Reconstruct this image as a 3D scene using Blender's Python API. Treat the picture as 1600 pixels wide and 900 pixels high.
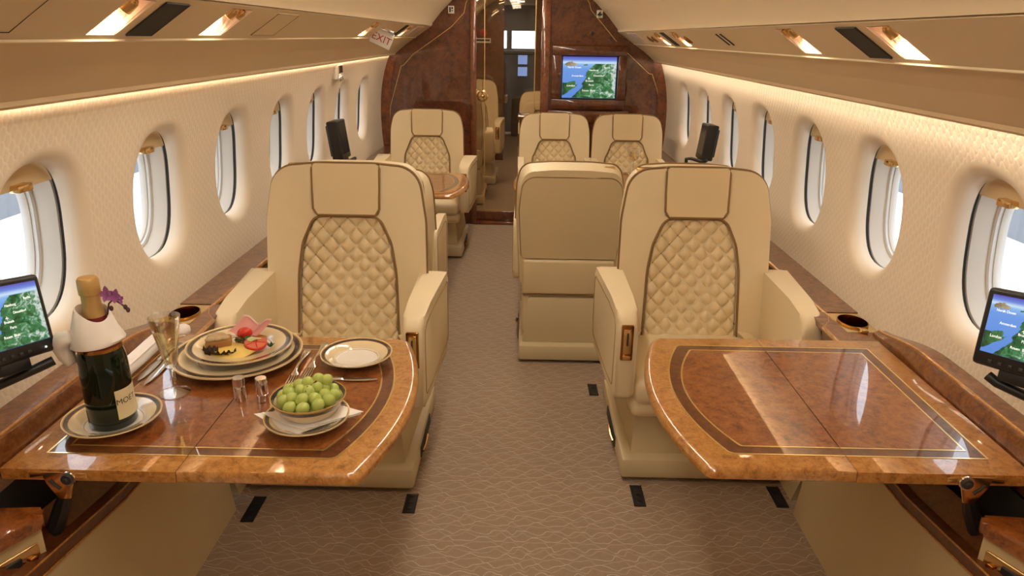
import bpy, bmesh, math, random
import numpy as np
from mathutils import Vector, Matrix
random.seed(7)
for o in list(bpy.data.objects): bpy.data.objects.remove(o)
scene = bpy.context.scene
COL = scene.collection
PI = math.pi

# ------------------------------------------------------------------ camera
cam_d = bpy.data.cameras.new('camera'); cam = bpy.data.objects.new('camera', cam_d); COL.objects.link(cam)
cam_d.sensor_width = 36; cam_d.lens = 1120 / 1600 * 36; cam_d.clip_start = .02; cam_d.clip_end = 200
R_ = [[0.9997572553777324, -0.018977002372143347, 0.01119391354937707],
      [0.016847525718145524, 0.3310538803615595, -0.9434614402161493],
      [0.014198281472054528, 0.9434210097716299, 0.33129323434793895]]
cam.matrix_world = Matrix.Translation((0, 0, 1.4)) @ Matrix(R_).to_4x4()
scene.camera = cam

# ------------------------------------------------------------------ world, exposure
vs = scene.view_settings
vs.view_transform = 'Standard'; vs.look = 'None'; vs.gamma = 1; vs.use_curve_mapping = False
vs.exposure = 1.92
world = bpy.data.worlds.new('overcast'); scene.world = world; world.use_nodes = True
bg = world.node_tree.nodes['Background']
bg.inputs[0].default_value = (.86, .93, 1.0, 1); bg.inputs[1].default_value = 1.05
COVE_E = 10.0
LAMP_E = 4.4
WARM = (1.0, .89, .71)

# ------------------------------------------------------------------ materials
def lin(h):
    h = h.lstrip('#'); c = [int(h[i:i+2], 16) / 255 for i in (0, 2, 4)]
    return tuple((x / 12.92 if x <= .04045 else ((x + .055) / 1.055) ** 2.4) for x in c)
MATS = {}
class NT:
    def __init__(s, name):
        s.m = bpy.data.materials.new(name); s.m.use_nodes = True
        s.t = s.m.node_tree; s.n = s.t.nodes; s.l = s.t.links
        s.b = s.n['Principled BSDF']; MATS[name] = s.m
    def new(s, k, **kw):
        n = s.n.new(k)
        for a, v in kw.items(): setattr(n, a, v)
        return n
    def link(s, a, b): s.l.new(a, b)
    def put(s, node, i, v):
        if isinstance(v, bpy.types.NodeSocket): s.l.new(v, node.inputs[i])
        else: node.inputs[i].default_value = v
    def math(s, op, a, b=0.0, c=0.0):
        n = s.n.new('ShaderNodeMath'); n.operation = op
        s.put(n, 0, a); s.put(n, 1, b)
        if op in ('MULTIPLY_ADD', 'WRAP', 'SMOOTH_MIN'): s.put(n, 2, c)
        return n.outputs[0]
    def coord(s, which='Object'):
        return s.n.new('ShaderNodeTexCoord').outputs[which]
    def xyz(s, v):
        n = s.n.new('ShaderNodeSeparateXYZ'); s.l.new(v, n.inputs[0]); return n.outputs
    def noise(s, scale, detail=3, rough=.5, dist=0, vec=None):
        n = s.n.new('ShaderNodeTexNoise'); n.inputs['Scale'].default_value = scale
        n.inputs['Detail'].default_value = detail; n.inputs['Roughness'].default_value = rough
        n.inputs['Distortion'].default_value = dist
        s.l.new(vec if vec is not None else s.coord(), n.inputs['Vector'])
        return n.outputs[0]
    def ramp(s, fac, stops, interp='LINEAR'):
        n = s.n.new('ShaderNodeValToRGB'); n.color_ramp.interpolation = interp
        el = n.color_ramp.elements
        while len(el) < len(stops): el.new(.5)
        for e, (p, c) in zip(el, stops): e.position = p; e.color = (*c[:3], 1)
        s.put(n, 0, fac); return n.outputs[0]
    def mix(s, f, a, b, mode='MIX'):
        n = s.n.new('ShaderNodeMixRGB'); n.blend_type = mode
        s.put(n, 0, f)
        for i, v in ((1, a), (2, b)):
            if isinstance(v, bpy.types.NodeSocket): s.l.new(v, n.inputs[i])
            else: n.inputs[i].default_value = (*v[:3], 1)
        return n.outputs[0]
    def bump(s, h, strength=.3, dist=.002):
        n = s.n.new('ShaderNodeBump'); n.inputs['Strength'].default_value = strength
        n.inputs['Distance'].default_value = dist; s.l.new(h, n.inputs['Height'])
        s.l.new(n.outputs[0], s.b.inputs['Normal'])
    def base(s, c):
        if isinstance(c, bpy.types.NodeSocket): s.l.new(c, s.b.inputs['Base Color'])
        else: s.b.inputs['Base Color'].default_value = (*c[:3], 1)
    def set(s, **kw):
        for k, v in kw.items(): s.b.inputs[k.replace('_', ' ')].default_value = v

def simple(name, color, rough=.5, metal=0, coat=0, var=.0, bump=0, bscale=300, emit=0, spec=.5):
    t = NT(name); t.set(Roughness=rough, Metallic=metal)
    t.b.inputs['Coat Weight'].default_value = coat; t.b.inputs['Coat Roughness'].default_value = .04
    t.b.inputs['Specular IOR Level'].default_value = spec
    if var:
        n = t.noise(8, 4); c2 = tuple(x * (1 - var) for x in color)
        t.base(t.mix(n, color, c2))
    else: t.base(color)
    if bump: t.bump(t.noise(bscale, 2), bump, .001)
    if emit:
        t.b.inputs['Emission Color'].default_value = (*color[:3], 1); t.b.inputs['Emission Strength'].default_value = emit
    return t.m

LEATHER = lin('#ead6ae')
simple('leather', LEATHER, .48, var=.08, bump=.12, bscale=420)
simple('leather_quilt', lin('#e6d0a4'), .46, var=.06, bump=.1, bscale=420)
simple('leather_dark', lin('#e2cca2'), .5, var=.06, bump=.1, bscale=420)
simple('piping', lin('#8a683a'), .6)
simple('plinth_cover', lin('#d6c49c'), .5, var=.05)
simple('gold', lin('#ecc98f'), .18, 1)
simple('gold_dark', lin('#a06c34'), .18, 1)
simple('gold_inlay', lin('#f0d591'), .25, .85, coat=1)
simple('chrome', (.82, .82, .84), .12, 1)
simple('silver', (.8, .79, .77), .18, 1)
simple('black_plastic', (.012, .012, .013), .38)
simple('black_grille', (.02, .017, .014), .7, bump=.5, bscale=700)
simple('pocket_shade_black', (.008, .006, .005), .9)
simple('ceiling_fabric', lin('#e6d0ab'), .9, var=.05, bump=.25, bscale=500)
simple('valance_fabric', lin('#e2c9a2'), .92, var=.06, bump=.3, bscale=450)
simple('service_panel', lin('#e6cfa8'), .55, var=.05)
simple('ceiling_trim', lin('#efdcb6'), .5)
simple('dado_fabric', lin('#cdb588'), .95, var=.08, bump=.4, bscale=420)
simple('reveal', lin('#d3cdc3'), .42, var=.03)
simple('wall_lip', lin('#e9dac4'), .62, var=.05, bump=.15, bscale=300)
simple('reveal_ring', lin('#c9c5bd'), .4)
simple('dark_parts_gap_shade', (.035, .03, .028), .6)  # near-black for small dark fittings and the painted shade behind window lips
simple('shade', lin('#d8bf95'), .6)
simple('tray', lin('#f3d9c4'), .3, .25)
simple('white_plastic', lin('#e9e4da'), .45)
simple('white_cloth', lin('#f4ece4'), .9, bump=.3, bscale=600)
simple('red_paint', lin('#b3201c'), .5)
simple('ink', (.01, .01, .012), .6)
simple('white_ink', (.9, .9, .88), .6, emit=.25)
simple('track', (.03, .03, .032), .45, .6)
simple('foil', lin('#dcb878'), .38, .7, bump=1.0, bscale=90)
simple('label_paper', lin('#e3d3ab'), .6)
simple('bottle_band', lin('#7a1f22'), .4)
simple('bread', lin('#c58a4a'), .85, var=.3, bump=.6, bscale=160)
simple('pate', lin('#c9ab82'), .8, var=.35, bump=.8, bscale=200)
simple('cheese', lin('#eccb6c'), .5, var=.06)
simple('ham', lin('#d98f86'), .45, var=.25)
simple('ham_fat', lin('#efcdbf'), .5)
simple('tomato', lin('#d5331c'), .28)
simple('tomato_flesh', lin('#e8805c'), .35, var=.3)
simple('lettuce', lin('#4a3020'), .6, var=.5)
simple('herb', lin('#3d6a25'), .6, var=.3)
simple('orchid', lin('#b56ab0'), .6, var=.4)
simple('orchid_stem', lin('#5b3a3c'), .6)
simple('apron', lin('#f4f4f2'), .9)
simple('hangar_panel', lin('#85868a'), .8, var=.15)
simple('hangar_dark', lin('#66686c'), .8)
simple('cockpit_dark', (.02, .022, .025), .6)
simple('aft_lining', lin('#cdb489'), .8)

def burl(name, c1, c2, c3, sc=14, coat=1.0, rough=.3):
    t = NT(name); t.set(Roughness=rough)
    t.b.inputs['Coat Weight'].default_value = coat; t.b.inputs['Coat Roughness'].default_value = .025
    t.b.inputs['Coat IOR'].default_value = 1.6
    a = t.noise(sc, 5, .6, 2.2); b = t.noise(sc * 6, 4, .65, 1.2); c = t.noise(sc * .35, 2)
    s = t.math('MULTIPLY_ADD', b, .45, t.math('MULTIPLY', a, .62))
    s.node.inputs[2].default_value = 0
    f = t.math('ADD', t.math('MULTIPLY', a, .5), t.math('MULTIPLY', b, .5))
    col = t.ramp(f, [(.36, c1), (.48, c2), (.62, c3)])
    col2 = t.mix(t.math('MULTIPLY', c, .35), col, c1)
    t.base(col2)
    return t.m
burl('burl_light', lin('#8a5420'), lin('#bb7d36'), lin('#d29a55'), 16)
burl('burl_dark', lin('#5c280c'), lin('#94501f'), lin('#b06c36'), 12)
burl('burl_band', lin('#3f1c0a'), lin('#663112'), lin('#7a4219'), 12)
burl('burl_ledge', lin('#4a210c'), lin('#7a431c'), lin('#96602f'), 13)
burl('mahogany', lin('#381508'), lin('#643016'), lin('#7d4322'), 6, rough=.35)
burl('mahogany_light', lin('#53240e'), lin('#7c401d'), lin('#96562c'), 6, rough=.35)

def m_wallpaper():
    t = NT('wall_emboss'); t.set(Roughness=.62)
    o = t.xyz(t.coord())
    w = .031
    p = t.math('DIVIDE', o[1], w); q = t.math('DIVIDE', o[2], w * .95)
    a = t.math('ADD', p, q); b = t.math('SUBTRACT', p, q)
    def lines(m, n):
        wob = t.math('MULTIPLY', t.math('SINE', t.math('MULTIPLY', n, 2 * PI)), .10)
        fr = t.math('FRACT', t.math('ADD', m, wob))
        d = t.math('ABSOLUTE', t.math('SUBTRACT', fr, .5))
        return t.math('SMOOTH_MIN', t.math('MULTIPLY', d, 4.0), 1.0, .3)
    l1 = lines(a, b); l2 = lines(b, a)
    h = t.math('MINIMUM', l1, t.math('ADD', t.math('MULTIPLY', l2, .9), .1))
    nz = t.noise(260, 3)
    hh = t.math('ADD', h, t.math('MULTIPLY', nz, .5))
    t.bump(hh, .38, .0022)
    c = t.mix(h, lin('#f1e6d6'), lin('#e8d9c3'))
    t.base(t.mix(t.math('MULTIPLY', nz, .35), c, lin('#d6c4a8')))
m_wallpaper()
def m_carpet():
    t = NT('carpet'); t.set(Roughness=.95)
    t.b.inputs['Specular IOR Level'].default_value = .1
    o = t.xyz(t.coord())
    n1 = t.noise(5, 2); n2 = t.noise(320, 2, .7); n3 = t.noise(60, 3, .6)
    x = t.math('DIVIDE', o[0], .085); y = t.math('DIVIDE', o[1], .036)
    def wave(off, sgn):
        ph = t.math('MULTIPLY', t.math('ADD', x, t.math('MULTIPLY', n1, 1.6)), 2 * PI)
        row = t.math('FLOOR', t.math('ADD', y, off))
        sh = t.math('MULTIPLY', row, 2.4)
        s = t.math('SINE', t.math('ADD', ph, sh))
        s2 = t.math('SINE', t.math('ADD', t.math('MULTIPLY', ph, 2.0), t.math('MULTIPLY', row, 1.3)))
        yy = t.math('ADD', t.math('ADD', y, off), t.math('ADD', t.math('MULTIPLY', s, .23), t.math('MULTIPLY', s2, .10 * sgn)))
        fr = t.math('FRACT', yy)
        d = t.math('ABSOLUTE', t.math('SUBTRACT', fr, .5))
        return t.math('LESS_THAN', t.math('ADD', d, t.math('MULTIPLY', t.math('SUBTRACT', n2, .5), .12)), .035)
    l = t.math('MAXIMUM', wave(0, 1), t.math('MULTIPLY', wave(.43, -1), .6))
    c = t.mix(n3, lin('#b8a088'), lin('#9e866e'))
    c = t.mix(t.math('MULTIPLY', n2, .5), c, lin('#8a735e'))
    c = t.mix(t.math('MULTIPLY', l, .62), c, lin('#e6d6c4'))
    t.base(c); t.bump(t.math('SUBTRACT', n2, t.math('MULTIPLY', l, .6)), .7, .003)
m_carpet()
def m_map_sea():
    t = NT('map_sea'); t.set(Roughness=.25); t.base((.01, .01, .01)); o = t.xyz(t.coord('Generated'))
    c = t.ramp(o[2], [(0, lin('#5f8fe0')), (.70, lin('#6f9fec')), (.82, lin('#8fc0f4')), (.86, lin('#d4ecff')), (.92, lin('#6f8fe6')), (1, lin('#5a50b8'))])
    t.link(c, t.b.inputs['Emission Color']); t.b.inputs['Emission Strength'].default_value = .24
def m_map_land(name, stops, sc):
    t = NT(name); t.set(Roughness=.25); t.base((.01, .01, .01)); g = t.coord('Generated'); o = t.xyz(g)
    n = t.noise(sc, 6, .72, .8, g); f = t.math('ADD', n, t.math('MULTIPLY', t.math('SUBTRACT', o[0], .5), .22))
    t.link(t.ramp(f, stops), t.b.inputs['Emission Color']); t.b.inputs['Emission Strength'].default_value = .24
m_map_sea()
m_map_land('map_land', [(.36, lin('#12301c')), (.47, lin('#2c6a38')), (.56, lin('#4f8f5c')), (.66, lin('#d8e2dc'))], 7)
m_map_land('map_isle', [(.35, lin('#16301c')), (.5, lin('#2f6a38')), (.7, lin('#5f8f58'))], 5)
m_map_land('map_hill', [(.35, lin('#6a5a44')), (.5, lin('#a08c6a')), (.7, lin('#d9d2b4'))], 6)
MAP_POLY = {
 'east_land': ('map_land', [(.60, .835), (.56, .77), (.50, .72), (.497, .685), (.44, .62), (.43, .56), (.445, .50), (.40, .42), (.37, .37), (.385, .274), (.316, .178), (.215, .055), (.17, .003), (.997, .003), (.997, .835)]),
 'west_land': ('map_isle', [(.003, .37), (.10, .37), (.17, .41), (.235, .42), (.25, .35), (.245, .31), (.30, .335), (.25, .27), (.147, .19), (.034, .07), (.003, .05)]),
 'far_hill': ('map_hill', [(.03, .815), (.09, .86), (.15, .885), (.21, .86), (.27, .825), (.24, .79), (.05, .785)]),
 'far_island': ('map_isle', [(.38, .80), (.43, .825), (.47, .80), (.44, .785)])}
MAP_TEXT = [('North Ocean', .22, .745, 1), ('Hamburg', .58, .68, 1), ('Berlin', .82, .745, 1), ('Amsterdam', .28, .54, 1), ('D\u00fcsseldorf', .68, .55, 1), ('Brussels', .51, .42, 1), ('Paris', .545, .32, 1.1), ('London', .165, .30, 1.1), ('Rouen  Blois', .50, .185, 1.05)]
def map_print(parent, w, h, cz, y0, size, fix=lambda o: o):
    """the printed picture of a moving-map screen: w x h, centred at local (0, cz), its face at local y0"""
    rnd = random.Random(11)
    for nm, (m, poly) in MAP_POLY.items():
        pts = []
        for a, b in zip(poly, poly[1:] + poly[:1]):
            edge = (a[0] in (.003, .997) and a[0] == b[0]) or (a[1] == b[1])
            for k in range(4):
                q = k / 4; j_ = 0 if edge or k == 0 else .012
                pts.append((a[0] + (b[0] - a[0]) * q + rnd.uniform(-j_, j_), a[1] + (b[1] - a[1]) * q + rnd.uniform(-j_, j_)))
        V = [((p[0] - .5) * w, y0 - .0004, cz + (p[1] - .5) * h) for p in pts]
        fix(mk(nm, V, [list(range(len(V)))], m, parent, smooth=0))
    for tx, u, v, k in MAP_TEXT:
        fix(text('map_lettering', tx, size * k, 'white_ink', Matrix.Translation(((u - .5) * w, y0 - .0010, cz + (v - .5) * h)) @ Matrix.Rotation(PI / 2, 4, 'X'), parent, .0001))
    pl = [(0, .5), (.07, .1), (.45, -.12), (.45, -.22), (.07, -.1), (.05, -.38), (.18, -.5), (0, -.45), (-.18, -.5), (-.05, -.38), (-.07, -.1), (-.45, -.22), (-.45, -.12), (-.07, .1)]
    fix(mk('aircraft_symbol', [((.495 - .5) * w + x * size * 1.2, y0 - .0009, cz + (.49 - .5) * h + z * size * 1.2) for x, z in pl], [list(range(14))], 'white_ink', parent, smooth=0))
simple('screen_off', (.03, .03, .032), .15)
simple('screen_blue', lin('#6f8fd0'), .3, emit=.35)
def m_emit(name, c, e):
    t = NT(name); t.base(c); t.b.inputs['Emission Color'].default_value = (*c, 1); t.b.inputs['Emission Strength'].default_value = e
m_emit('cove_glow', WARM, COVE_E); m_emit('lamp_glow', (1, .90, .75), LAMP_E); m_emit('bulb_glow', (1, .86, .66), 18)
def m_glass(name, col, rough=0, ior=1.45):
    t = NT(name); t.base(col); t.set(Roughness=rough, IOR=ior); t.b.inputs['Transmission Weight'].default_value = 1
def m_pane(name, tint, gl):
    t = NT(name); t.n.remove(t.b)
    tr = t.new('ShaderNodeBsdfTransparent'); tr.inputs[0].default_value = (*tint, 1)
    g = t.new('ShaderNodeBsdfGlossy'); g.inputs['Roughness'].default_value = .02
    mx = t.new('ShaderNodeMixShader'); mx.inputs[0].default_value = gl
    t.link(tr.outputs[0], mx.inputs[1]); t.link(g.outputs[0], mx.inputs[2]); t.link(mx.outputs[0], t.n['Material Output'].inputs[0])
def m_crystal():
    t = NT('crystal'); t.n.remove(t.b)
    tr = t.new('ShaderNodeBsdfTransparent'); tr.inputs[0].default_value = (.97, .97, .96, 1)
    g = t.new('ShaderNodeBsdfGlossy'); g.inputs['Roughness'].default_value = .03; g.inputs['Color'].default_value = (1, 1, 1, 1)
    lw = t.new('ShaderNodeLayerWeight'); lw.inputs[0].default_value = .35
    f = t.math('ADD', t.math('MULTIPLY', lw.outputs['Facing'], .75), .11)
    mx = t.new('ShaderNodeMixShader'); t.link(f, mx.inputs[0])
    t.link(tr.outputs[0], mx.inputs[1]); t.link(g.outputs[0], mx.inputs[2]); t.link(mx.outputs[0], t.n['Material Output'].inputs[0])
m_crystal()
m_pane('wine', (.99, .93, .66), .08)
m_pane('window_glass', (.95, .97, 1), .05); m_pane('tinted_glass', (.86, .80, .72), .06)
t = NT('bottle_glass'); t.base(lin('#0a1a0e')); t.set(Roughness=.07)
t = NT('grape_skin'); t.base(t.mix(t.noise(30, 3), lin('#ccd47a'), lin('#a9bb58'))); t.set(Roughness=.22)
t.b.inputs['Subsurface Weight'].default_value = .35; t.b.inputs['Subsurface Radius'].default_value = (.01, .012, .004); t.b.inputs['Subsurface Scale'].default_value = .6
def m_plate(name, R, stops):
    t = NT(name); t.set(Roughness=.12); t.b.inputs['Coat Weight'].default_value = .6
    o = t.xyz(t.coord())
    r = t.math('SQRT', t.math('ADD', t.math('MULTIPLY', o[0], o[0]), t.math('MULTIPLY', o[1], o[1])))
    r = t.math('DIVIDE', r, R)
    c = t.ramp(r, stops, 'CONSTANT')
    n = t.noise(40, 4, .6)
    t.base(t.mix(t.math('MULTIPLY', n, .16), c, lin('#c99d52')))
WH = lin('#f6f1e8'); CR = lin('#ecd9b0'); NV = (.02, .02, .045); GD = lin('#c39a52')
m_plate('porcelain_plate', 1.0, [(0, WH), (.58, GD), (.595, WH), (.62, CR), (.86, GD), (.875, NV), (.95, GD), (.975, CR)])
m_plate('porcelain_bowl', 1.0, [(0, WH), (.80, CR), (.9, NV), (.965, GD)])

# ------------------------------------------------------------------ mesh helpers
def mk(name, v, f, m, parent=None, smooth=40, loc=None):
    me = bpy.data.meshes.new(name); me.from_pydata([tuple(p) for p in v], [], f); me.validate(); me.update()
    bm = bmesh.new(); bm.from_mesh(me); bmesh.ops.recalc_face_normals(bm, faces=bm.faces); bm.to_mesh(me); bm.free()
    if m: me.materials.append(MATS[m])
    if smooth:
        me.polygons.foreach_set('use_smooth', [True] * len(me.polygons)); me.set_sharp_from_angle(angle=math.radians(smooth))
    o = bpy.data.objects.new(name, me); COL.objects.link(o)
    if parent is not None: o.parent = parent
    if loc: o.location = loc
    return o
class G:
    def __init__(s): s.v = []; s.f = []
    def add(s, vf, M=None):
        v, f = vf; n = len(s.v)
        s.v += [tuple(M @ Vector(p)) for p in v] if M is not None else [tuple(p) for p in v]
        s.f += [[i + n for i in q] for q in f]; return s
    def build(s, name, m, parent=None, **k): return mk(name, s.v, s.f, m, parent, **k)
def bmout(bm):
    bm.verts.index_update()
    r = ([tuple(v.co) for v in bm.verts], [[v.index for v in f.verts] for f in bm.faces]); bm.free(); return r
def box(x0, x1, y0, y1, z0, z1, b=0, seg=2):
    bm = bmesh.new(); bmesh.ops.create_cube(bm, size=1)
    for v in bm.verts: v.co = ((x0 + x1) / 2 + v.co.x * (x1 - x0), (y0 + y1) / 2 + v.co.y * (y1 - y0), (z0 + z1) / 2 + v.co.z * (z1 - z0))
    if b: bmesh.ops.bevel(bm, geom=bm.edges[:], offset=b, segments=seg, profile=.5, affect='EDGES', clamp_overlap=True)
    return bmout(bm)
def prism(poly, d0, d1, fn, b=0, seg=2, ends=None):
    """polygon (a,b) extruded along d; fn(a,b,d)->xyz; bevel on the two rims"""
    bm = bmesh.new(); n = len(poly)
    A = [bm.verts.new((p[0], p[1], d0)) for p in poly]; B = [bm.verts.new((p[0], p[1], d1)) for p in poly]
    fa = bm.faces.new(A[::-1]); fb = bm.faces.new(B)
    for i in range(n): bm.faces.new((A[i], A[(i + 1) % n], B[(i + 1) % n], B[i]))
    if b:
        ed = []
        if ends in (None, 0): ed += list(fa.edges)
        if ends in (None, 1): ed += list(fb.edges)
        bmesh.ops.bevel(bm, geom=ed, offset=b, segments=seg, profile=.5, affect='EDGES', clamp_overlap=True)
    for v in bm.verts: v.co = fn(*v.co)
    return bmout(bm)
def pillow(poly, h, r, fn, steps=5, base=0.0):
    """puffed pad: ngon raised by h with a rounded rim of width r; fn(a,b,d)->xyz"""
    bm = bmesh.new(); vs_ = [bm.verts.new((p[0], p[1], base)) for p in poly]
    f = bm.faces.new(vs_); f.normal_update()
    if f.normal.z < 0: bmesh.ops.reverse_faces(bm, faces=[f])
    px, pz = 0, 0
    for i in range(1, steps + 1):
        a = PI / 2 * i / steps; x = r * (1 - math.cos(a)); z = h * math.sin(a)
        bmesh.ops.inset_region(bm, faces=[f], thickness=x - px, depth=0, use_even_offset=True)
        for v in f.verts: v.co.z = base + z
        px, pz = x, z
    for v in bm.verts: v.co = fn(*v.co)
    return bmout(bm)
def tube(pts, r, seg=8, closed=False, cap=True):
    pts = [Vector(p) for p in pts]; n = len(pts); V = []; F = []
    rr = r if isinstance(r, (list, tuple)) else [r] * n
    up = None
    for i, p in enumerate(pts):
        a = pts[(i - 1) % n] if (closed or i > 0) else p; c = pts[(i + 1) % n] if (closed or i < n - 1) else p
        t = (c - a).normalized() if (c - a).length > 1e-9 else Vector((0, 0, 1))
        if up is None:
            up = Vector((0, 0, 1)) if abs(t.z) < .9 else Vector((1, 0, 0))
        u = (up - t * up.dot(t)).normalized(); w = t.cross(u); up = u
        for k in range(seg):
            an = 2 * PI * k / seg; V.append(p + (u * math.cos(an) + w * math.sin(an)) * rr[i])
    m = n if closed else n - 1
    for i in range(m):
        for k in range(seg):
            j = (i + 1) % n
            F.append([i * seg + k, i * seg + (k + 1) % seg, j * seg + (k + 1) % seg, j * seg + k])
    if cap and not closed:
        F.append(list(range(seg))[::-1]); F.append([(n - 1) * seg + k for k in range(seg)])
    return V, F
def lathe(prof, seg=48, cx=0, cy=0, closed=False):
    V = []; F = []; n = len(prof)
    for r, z in prof:
        for k in range(seg):
            a = 2 * PI * k / seg; V.append((cx + r * math.cos(a), cy + r * math.sin(a), z))
    for i in range(n if closed else n - 1):
        for k in range(seg):
            j = (i + 1) % n
            F.append([i * seg + k, i * seg + (k + 1) % seg, j * seg + (k + 1) % seg, j * seg + k])
    return V, F
def loft(rings, closed=True, cap=True):
    V = []; F = []; m = len(rings[0])
    for r in rings: V += [tuple(p) for p in r]
    for i in range(len(rings) - 1):
        for k in range(m if closed else m - 1):
            F.append([i * m + k, i * m + (k + 1) % m, (i + 1) * m + (k + 1) % m, (i + 1) * m + k])
    if cap and closed:
        F.append(list(range(m))[::-1]); F.append([(len(rings) - 1) * m + k for k in range(m)])
    return V, F
def ball(r, seg=16, rg=10, sc=(1, 1, 1)):
    V = [(0, 0, -r * sc[2])]; F = []
    for i in range(1, rg):
        a = PI * i / rg
        for k in range(seg):
            b = 2 * PI * k / seg
            V.append((r * math.sin(a) * math.cos(b) * sc[0], r * math.sin(a) * math.sin(b) * sc[1], -r * math.cos(a) * sc[2]))
    V.append((0, 0, r * sc[2]))
    for k in range(seg): F.append([0, 1 + (k + 1) % seg, 1 + k]); F.append([len(V) - 1, 1 + (rg - 2) * seg + k, 1 + (rg - 2) * seg + (k + 1) % seg])
    for i in range(rg - 2):
        for k in range(seg): F.append([1 + i * seg + k, 1 + i * seg + (k + 1) % seg, 1 + (i + 1) * seg + (k + 1) % seg, 1 + (i + 1) * seg + k])
    return V, F
def round_poly(pts, rad, n=6):
    out = []; N = len(pts)
    for i, p in enumerate(pts):
        r = rad[i] if isinstance(rad, (list, tuple)) else rad
        p = Vector(p); a = (Vector(pts[i - 1]) - p); b = (Vector(pts[(i + 1) % N]) - p)
        if r <= 0: out.append(tuple(p)); continue
        la, lb = a.length, b.length; a.normalize(); b.normalize()
        ang = math.acos(max(-1, min(1, a.dot(b)))); t = min(r / math.tan(ang / 2), la * .49, lb * .49); r2 = t * math.tan(ang / 2)
        c = p + (a + b).normalized() * (r2 / math.sin(ang / 2))
        s = p + a * t; e = p + b * t
        v0 = s - c; v1 = e - c; da = math.atan2(v0.x * v1.y - v0.y * v1.x, v0.dot(v1))
        for k in range(n + 1):
            q = da * k / n; out.append((c.x + v0.x * math.cos(q) - v0.y * math.sin(q), c.y + v0.x * math.sin(q) + v0.y * math.cos(q)))
    return out
def thing(name, label, cat, loc=(0, 0, 0), rotz=0, group=None):
    o = bpy.data.objects.new(name, None); COL.objects.link(o); o.empty_display_size = .05
    o.location = loc; o.rotation_euler = (0, 0, rotz); return tag(o, label, cat, group)
def tag(o, label, cat, group=None):
    o['label'] = label; o['category'] = cat
    if group: o['group'] = group
    return o
def struct(o, label=None, cat=None):
    o['kind'] = 'structure'
    if label: o['label'] = label
    if cat: o['category'] = cat
    return o
def sempty(name, label, cat, loc=(0, 0, 0)):
    o = bpy.data.objects.new(name, None); COL.objects.link(o); o.location = loc; o.empty_display_size = .05
    return struct(o, label, cat)
def dup(root, loc, rotz, label, group=None):
    r = root.copy(); COL.objects.link(r); r.location = loc; r.rotation_euler = (0, 0, rotz); r['label'] = label
    if group: r['group'] = group
    for ch in list(root.children):
        c = ch.copy(); COL.objects.link(c); c.parent = r
        for g in list(ch.children):
            d = g.copy(); COL.objects.link(d); d.parent = c
    return r
def text(name, s, size, m, M, parent, extrude=.0004):
    cu = bpy.data.curves.new(name, 'FONT'); cu.body = s; cu.size = size; cu.align_x = 'CENTER'; cu.align_y = 'CENTER'; cu.extrude = extrude
    tmp = bpy.data.objects.new('tmp', cu); COL.objects.link(tmp); bpy.context.view_layer.update()
    me = bpy.data.meshes.new_from_object(tmp); bpy.data.objects.remove(tmp); bpy.data.curves.remove(cu)
    me.transform(M); me.materials.clear(); me.materials.append(MATS[m]); me.name = name
    o = bpy.data.objects.new(name, me); COL.objects.link(o); o.parent = parent; return o

# ------------------------------------------------------------------ cabin section
_wp = np.polyfit([.2, .35, .5, .65, .8, .92, 1.05, 1.15, 1.25, 1.33], [.975, 1.018, 1.046, 1.062, 1.068, 1.066, 1.050, 1.027, .990, .95], 4)
def WX(z): return float(np.polyval(_wp, z))
DZ = {-1: .012, 1: -.012}
YB = 5.50          # bulkhead
Y0 = -1.3          # aft end of the modelled cabin
YF = 8.6           # second bulkhead
WIN = {-1: [1.53 + .552 * k for k in range(7)], 1: [1.605 + .543 * k for k in range(7)]}
WZ = {-1: .940, 1: .928}
OA, OB, OE = .146, .187, 2.45
def oval(a, b, th):
    c, s = math.cos(th), math.sin(th)
    return (a * math.copysign(abs(c) ** (2 / OE), c), b * math.copysign(abs(s) ** (2 / OE), s))

# floor
fl = struct(mk('floor', [(-1.25, Y0, 0), (1.25, Y0, 0), (1.25, 12.5, 0), (-1.25, 12.5, 0), (-1.25, Y0, -.05), (1.25, Y0, -.05), (1.25, 12.5, -.05), (-1.25, 12.5, -.05)],
   [[0, 1, 2, 3], [7, 6, 5, 4], [0, 4, 5, 1], [1, 5, 6, 2], [2, 6, 7, 3], [3, 7, 4, 0]], 'carpet', smooth=0),
   'brown carpet with pale wavy lines along the aisle', 'floor')

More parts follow.
